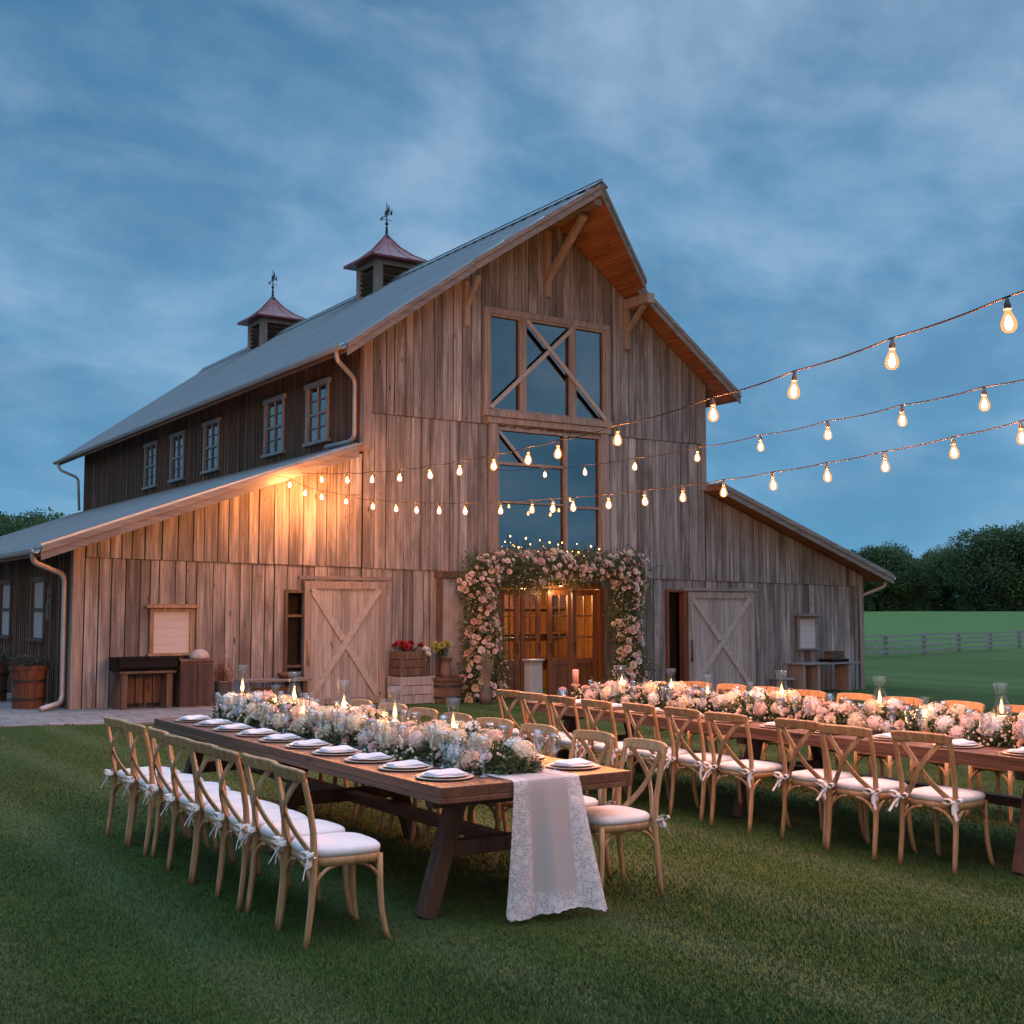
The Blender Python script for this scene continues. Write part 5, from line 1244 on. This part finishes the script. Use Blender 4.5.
        m = MB(); m.b2((x0 + .025, y0 + .025, z0 + .021), (x1 - .025, y1 - .025, z1 - .07)); m.build('soil', plain('soil', (.02, .015, .011), .95), t, org=o)
    z = gz(11.5, 21.1)
    crate(11.16, 11.92, 20.9, 21.42, z, z + .52, 'large grey wooden crate on the grass right of the left barn door', M['doorwood']); crate(11.2, 11.74, 20.96, 21.4, z + .525, z + 1.0, 'brown crate of red flowers standing on the large grey crate', M['oldwood'])
    def posy(name, loc, n, rad, h, cols, label, cat, seed, fs=.05, vase=None):
        r = random.Random(seed); root = empty(name, loc, label, cat); m = MB(); hs = []
        for i in range(n):
            a = r.uniform(0, 6.3); q = rad * sqrt(r.random()); e = Vector((cos(a) * q, sin(a) * q * .6, h * r.uniform(.6, 1))); m.tube([(cos(a) * q * .3, sin(a) * q * .2, -.06), e * .6, e], .004, 4)
            for k in range(7): m.leaf(e * r.uniform(.3, .95), (cos(a) + r.gauss(0, .8), sin(a) + r.gauss(0, .8), .4), (0, 0, 1), .07, .03)
            hs.append(e)
        m.build('leaves', M['leaf'], root)
        for e in hs:
            c = r.choice(cols); me = r.choice(XR[c]); linked('blossom', me, root, e, tilt((e.x * 2, e.y * 2 - .3, .3)), fs * r.uniform(.8, 1.2))
        return root
    XR = variants(rose_mesh, 'blossom', ('red', 'yellow', 'white'), 1)
    posy('red_flowers', (11.46, 21.16, z + .94), 22, .30, .22, ('red', 'red', 'red'), 'bunch of red flowers growing out of the upper crate', 'flowers', 5, .055)
    posy('white_flowers', (11.86, 21.14, z + .47), 5, .10, .60, ('white',), 'few white flowers on tall stems in the large grey crate', 'flowers', 6, .05)
    # planter tub and vase of yellow flowers
    x, y = 12.2, 20.95; z = gz(x, y); m = MB(); m.lathe([(0, 0), (.28, 0), (.30, .05), (.32, .44), (.345, .44), (.35, .50), (.31, .50), (.29, .46), (0, .45)], 20, (x, y, z), caps=False)
    tub = m.build('planter_tub', M['oldwood'], None); tag(tub, 'round dark wooden tub holding the vase of yellow flowers', 'tub')
    for h in (.10, .32):
        m = MB(); m.lathe([(.30 + .05 * h, 0), (.312 + .05 * h, .0), (.312 + .05 * h, .04), (.30 + .05 * h, .04)], 20, (x, y, z + h), caps=False); m.build('hoop', M['iron'], tub)
    m = MB(); m.lathe([(0, 0), (.10, 0), (.12, .12), (.10, .30), (.13, .42), (.135, .42), (.11, .38), (.085, .3), (0, .28)], 16, (x, y, z + .455), caps=False); tag(m.build('vase', plain('brown vase', (.13, .09, .07), .55), None, smooth=True), 'brown stoneware vase set in the round wooden tub', 'vase')
    posy('yellow_flowers', (x, y, z + .84), 16, .30, .30, ('yellow', 'yellow', 'white'), 'yellow green flowers in the brown vase left of the arch', 'flowers', 7, .062)
    # dried grass vase left of the arch
    x, y = 12.72, 20.3; z = gz(x, y); m = MB(); m.lathe([(0, 0), (.10, 0), (.13, .15), (.08, .34), (.09, .38), (.07, .36), (0, .3)], 14, (x, y, z), caps=False); v = m.build('floor_vase', plain('clay vase', (.10, .085, .07), .7), None, smooth=True); tag(v, 'slim clay floor vase of pale dried grass at the foot of the arch', 'vase')
    m = MB(); r = random.Random(9)
    for i in range(90):
        a = r.uniform(0, 6.3); q = r.uniform(.03, .16); e = Vector((x + cos(a) * q, y + sin(a) * q, z + r.uniform(.6, 1.05))); m.tube([(x + cos(a) * .03, y + sin(a) * .03, z + .33), e], [.0035, .0015], 4)
        for k in range(4): m.leaf(e - Vector((0, 0, .03 * k)), (r.gauss(0, .5), r.gauss(0, .5), 1), (0, 0, 1), .05, .012)
    m.build('dried_grass', leafmat('dried grass', (.22, .18, .12), (.3, .26, .19), (.4, .36, .28)), v)
    # draped stand
    x, y = 13.75, 20.2; z = gz(x, y); o = (x, y, z); t = empty('draped_stand', o, 'grey cloth draped pedestal stand before the french doors', 'stand')
    m = MB(); n = 26; vs = []
    for k in range(8):
        v = k / 7
        for j in range(n):
            a = 2 * pi * j / n; ca, sa = cos(a), sin(a); e = .35; fx = abs(ca) ** e * (1 if ca > 0 else -1); fy = abs(sa) ** e * (1 if sa > 0 else -1); q = 1 + .05 * v * sin(j * 2.9) + .02 * v
            vs.append((x + fx * .15 * q, y + fy * .13 * q, z + .83 - .80 * v))
    m.add(vs, [(k * n + j, k * n + (j + 1) % n, (k + 1) * n + (j + 1) % n, (k + 1) * n + j) for k in range(7) for j in range(n)] + [tuple(range(n))]); m.build('drape', cloth('grey drape', (.24, .26, .27)), t, smooth=True, org=o)
    m = MB(); m.b2((x - .17, y - .15, z + .831), (x + .17, y + .15, z + .86)); m.build('stand_top', plain('pale top', (.27, .29, .3), .6), t, org=o, bevel=.008)
    # bench, tray and crate on the right
    x0, x1 = 21.9, 23.95; z = gz(22.9, 21.2); o = (22.9, 21.15, z); t = empty('side_table', o, 'low weathered plank table against the right wing wall', 'table'); m = MB()
    for i in range(4): m.b2((x0, 20.86 + .14 * i, z + .66), (x1, 20.992 + .14 * i, z + .70))
    m.build('table_top', M['trim'], t, org=o, bevel=.004)
    for x in (x0 + .12, x0 + .62, x1 - .35):
        m = MB(); m.b2((x - .045, 20.9, z), (x + .045, 21.36, z + .66)); m.build('leg', M['trimv'], t, org=o, bevel=.004)
    m = MB(); m.b2((23.0, 20.95, z + .70), (23.62, 21.35, z + .715)); m.b2((23.0, 20.95, z + .715), (23.62, 20.97, z + .78)); m.b2((23.0, 21.33, z + .715), (23.62, 21.35, z + .78)); m.b2((23.0, 20.971, z + .715), (23.02, 21.329, z + .78)); m.b2((23.6, 20.971, z + .715), (23.62, 21.329, z + .78))
    tag(m.build('serving_tray', M['black'], None), 'shallow black tray on the plank table by the right wing', 'tray')
    m = MB(); xx = 23.1
    for i in range(3):
        a = z + .717 + .085 * i; m.b2((xx, 21.0, a), (xx + .4, 21.015, a + .075)); m.b2((xx, 21.27, a), (xx + .4, 21.285, a + .075)); m.b2((xx, 21.016, a), (xx + .015, 21.269, a + .075)); m.b2((xx + .385, 21.016, a), (xx + .4, 21.269, a + .075))
    tag(m.build('slatted_box', M['oldwood'], None), 'small slatted wooden box in the black tray', 'box')
    m = MB(); x = 20.98 + .55; z = gz(x, 21.1); o = (x, 21.15, z); t = empty('stool', o, 'small square weathered stool right of the grey barn door', 'stool'); m.b2((x - .24, 20.95, z + .30), (x + .24, 21.36, z + .345)); m.build('seat', M['trim'], t, org=o, bevel=.004)
    for sx in (-1, 1):
        for sy in (-1, 1):
            m = MB(); m.bar((x + sx * .18, 21.155 + sy * .15, z + .30), (x + sx * .21, 21.155 + sy * .17, z), .05, .05); m.build('leg', M['oldwood'], t, org=o)
    # left side of the barn: tub, clutter and hanging bunches
    def tubx(x, y, r_, h, label, col):
        m = MB(); m.lathe([(0, 0), (r_ * .86, 0), (r_ * .9, h * .5), (r_, h * .9), (r_ * 1.05, h * .9), (r_ * 1.06, h), (r_ * .95, h), (r_ * .9, h * .92), (0, h * .9)], 22, (x, y, .025), caps=False); b = m.build('wooden_tub', col, None, smooth=False); tag(b, label, 'tub')
        for q in (.2, .62):
            m = MB(); rr = r_ * (.87 + .1 * q) + .004; m.lathe([(rr - .01, 0), (rr + .006, 0), (rr + .008, .035), (rr - .01, .035)], 22, (x, y, .025 + h * q), caps=False); m.build('hoop', M['iron'], b)
        m = MB(); r = random.Random(int(x * 100))
        for i in range(260):
            a = r.uniform(0, 6.3); q = r_ * sqrt(r.random()) * 1.05; p = Vector((x + cos(a) * q, y + sin(a) * q, h * .92 + r.uniform(0, .22))); l = r.uniform(.05, .11); m.leaf(p, (cos(a) + r.gauss(0, .7), sin(a) + r.gauss(0, .7), .7), (0, 0, 1), l, l * .5)
        m.build('plants', leafmat('grey green plants', (.03, .04, .025), (.06, .075, .05), (.16, .17, .15)), b)
    tubx(4.74, 22.25, .30, .72, 'rust brown wooden tub of grey plants by the downspout', wood('rust stave', ((.08, .028, .014), (.14, .052, .026), (.19, .078, .04)), 'z', .3, knots=False))
    tubx(4.55, 24.3, .28, .75, 'brown tub at the left edge under the farther side window', M['oldwood'])
    m = MB(); r = random.Random(14)
    for i in range(70):
        a = r.uniform(0, 6.3); q = r.uniform(.0, .07); z = r.uniform(1.55, 2.1); m.leaf((5.17 + .4 * cos(a) * q, 22.85 + sin(a) * q * 1.3, z), (cos(a) * .3, sin(a) * .5, -1), (-1, 0, 0), r.uniform(.08, .16), .03)
    m.tube([(5.19, 22.85, 2.14), (5.16, 22.85, 2.1), (5.15, 22.85, 1.7)], .008, 5)
    tag(m.build('dried_bunch', leafmat('pale dried bunch', (.2, .19, .16), (.3, .29, .26), (.42, .4, .37)), None), 'pale dried bunch hanging on the dark wall beside the downspout', 'dried bunch')
    # glassware on the far end of table two: votive jar and tall pillar holder
    z = .7635
    m = MB(); m.lathe([(0, 0), (.045, 0), (.05, .01), (.052, .12), (.048, .12), (.046, .012), (0, .01)], 16, (7.5, 10.48, z), caps=False); j = m.build('glass_jar', M['crystal'], None, smooth=True); tag(j, 'straight clear glass jar with a pink rose at the table end by the arch', 'jar')
    me = ROSE['pink'][0]; linked('rose', me, j, (7.5, 10.48, z + .12), (0, 0, 0), .04)
    m = MB(); m.lathe([(0, 0), (.05, 0), (.05, .02), (.02, .04), (.018, .12), (.045, .15), (.047, .16), (0, .16)], 14, (7.68, 10.5, z), caps=False); h = m.build('pillar_holder', M['charger'], None, smooth=True); tag(h, 'turned holder with a pink pillar candle at the table end by the arch', 'candle holder')
    m = MB(); m.lathe([(0, 0), (.033, 0), (.033, .15), (.028, .155), (0, .15)], 14, (7.68, 10.5, z + .16), caps=False); m.build('candle', plain('pink wax', (.6, .33, .28), .5, var=.04), h, smooth=True)
front_things()
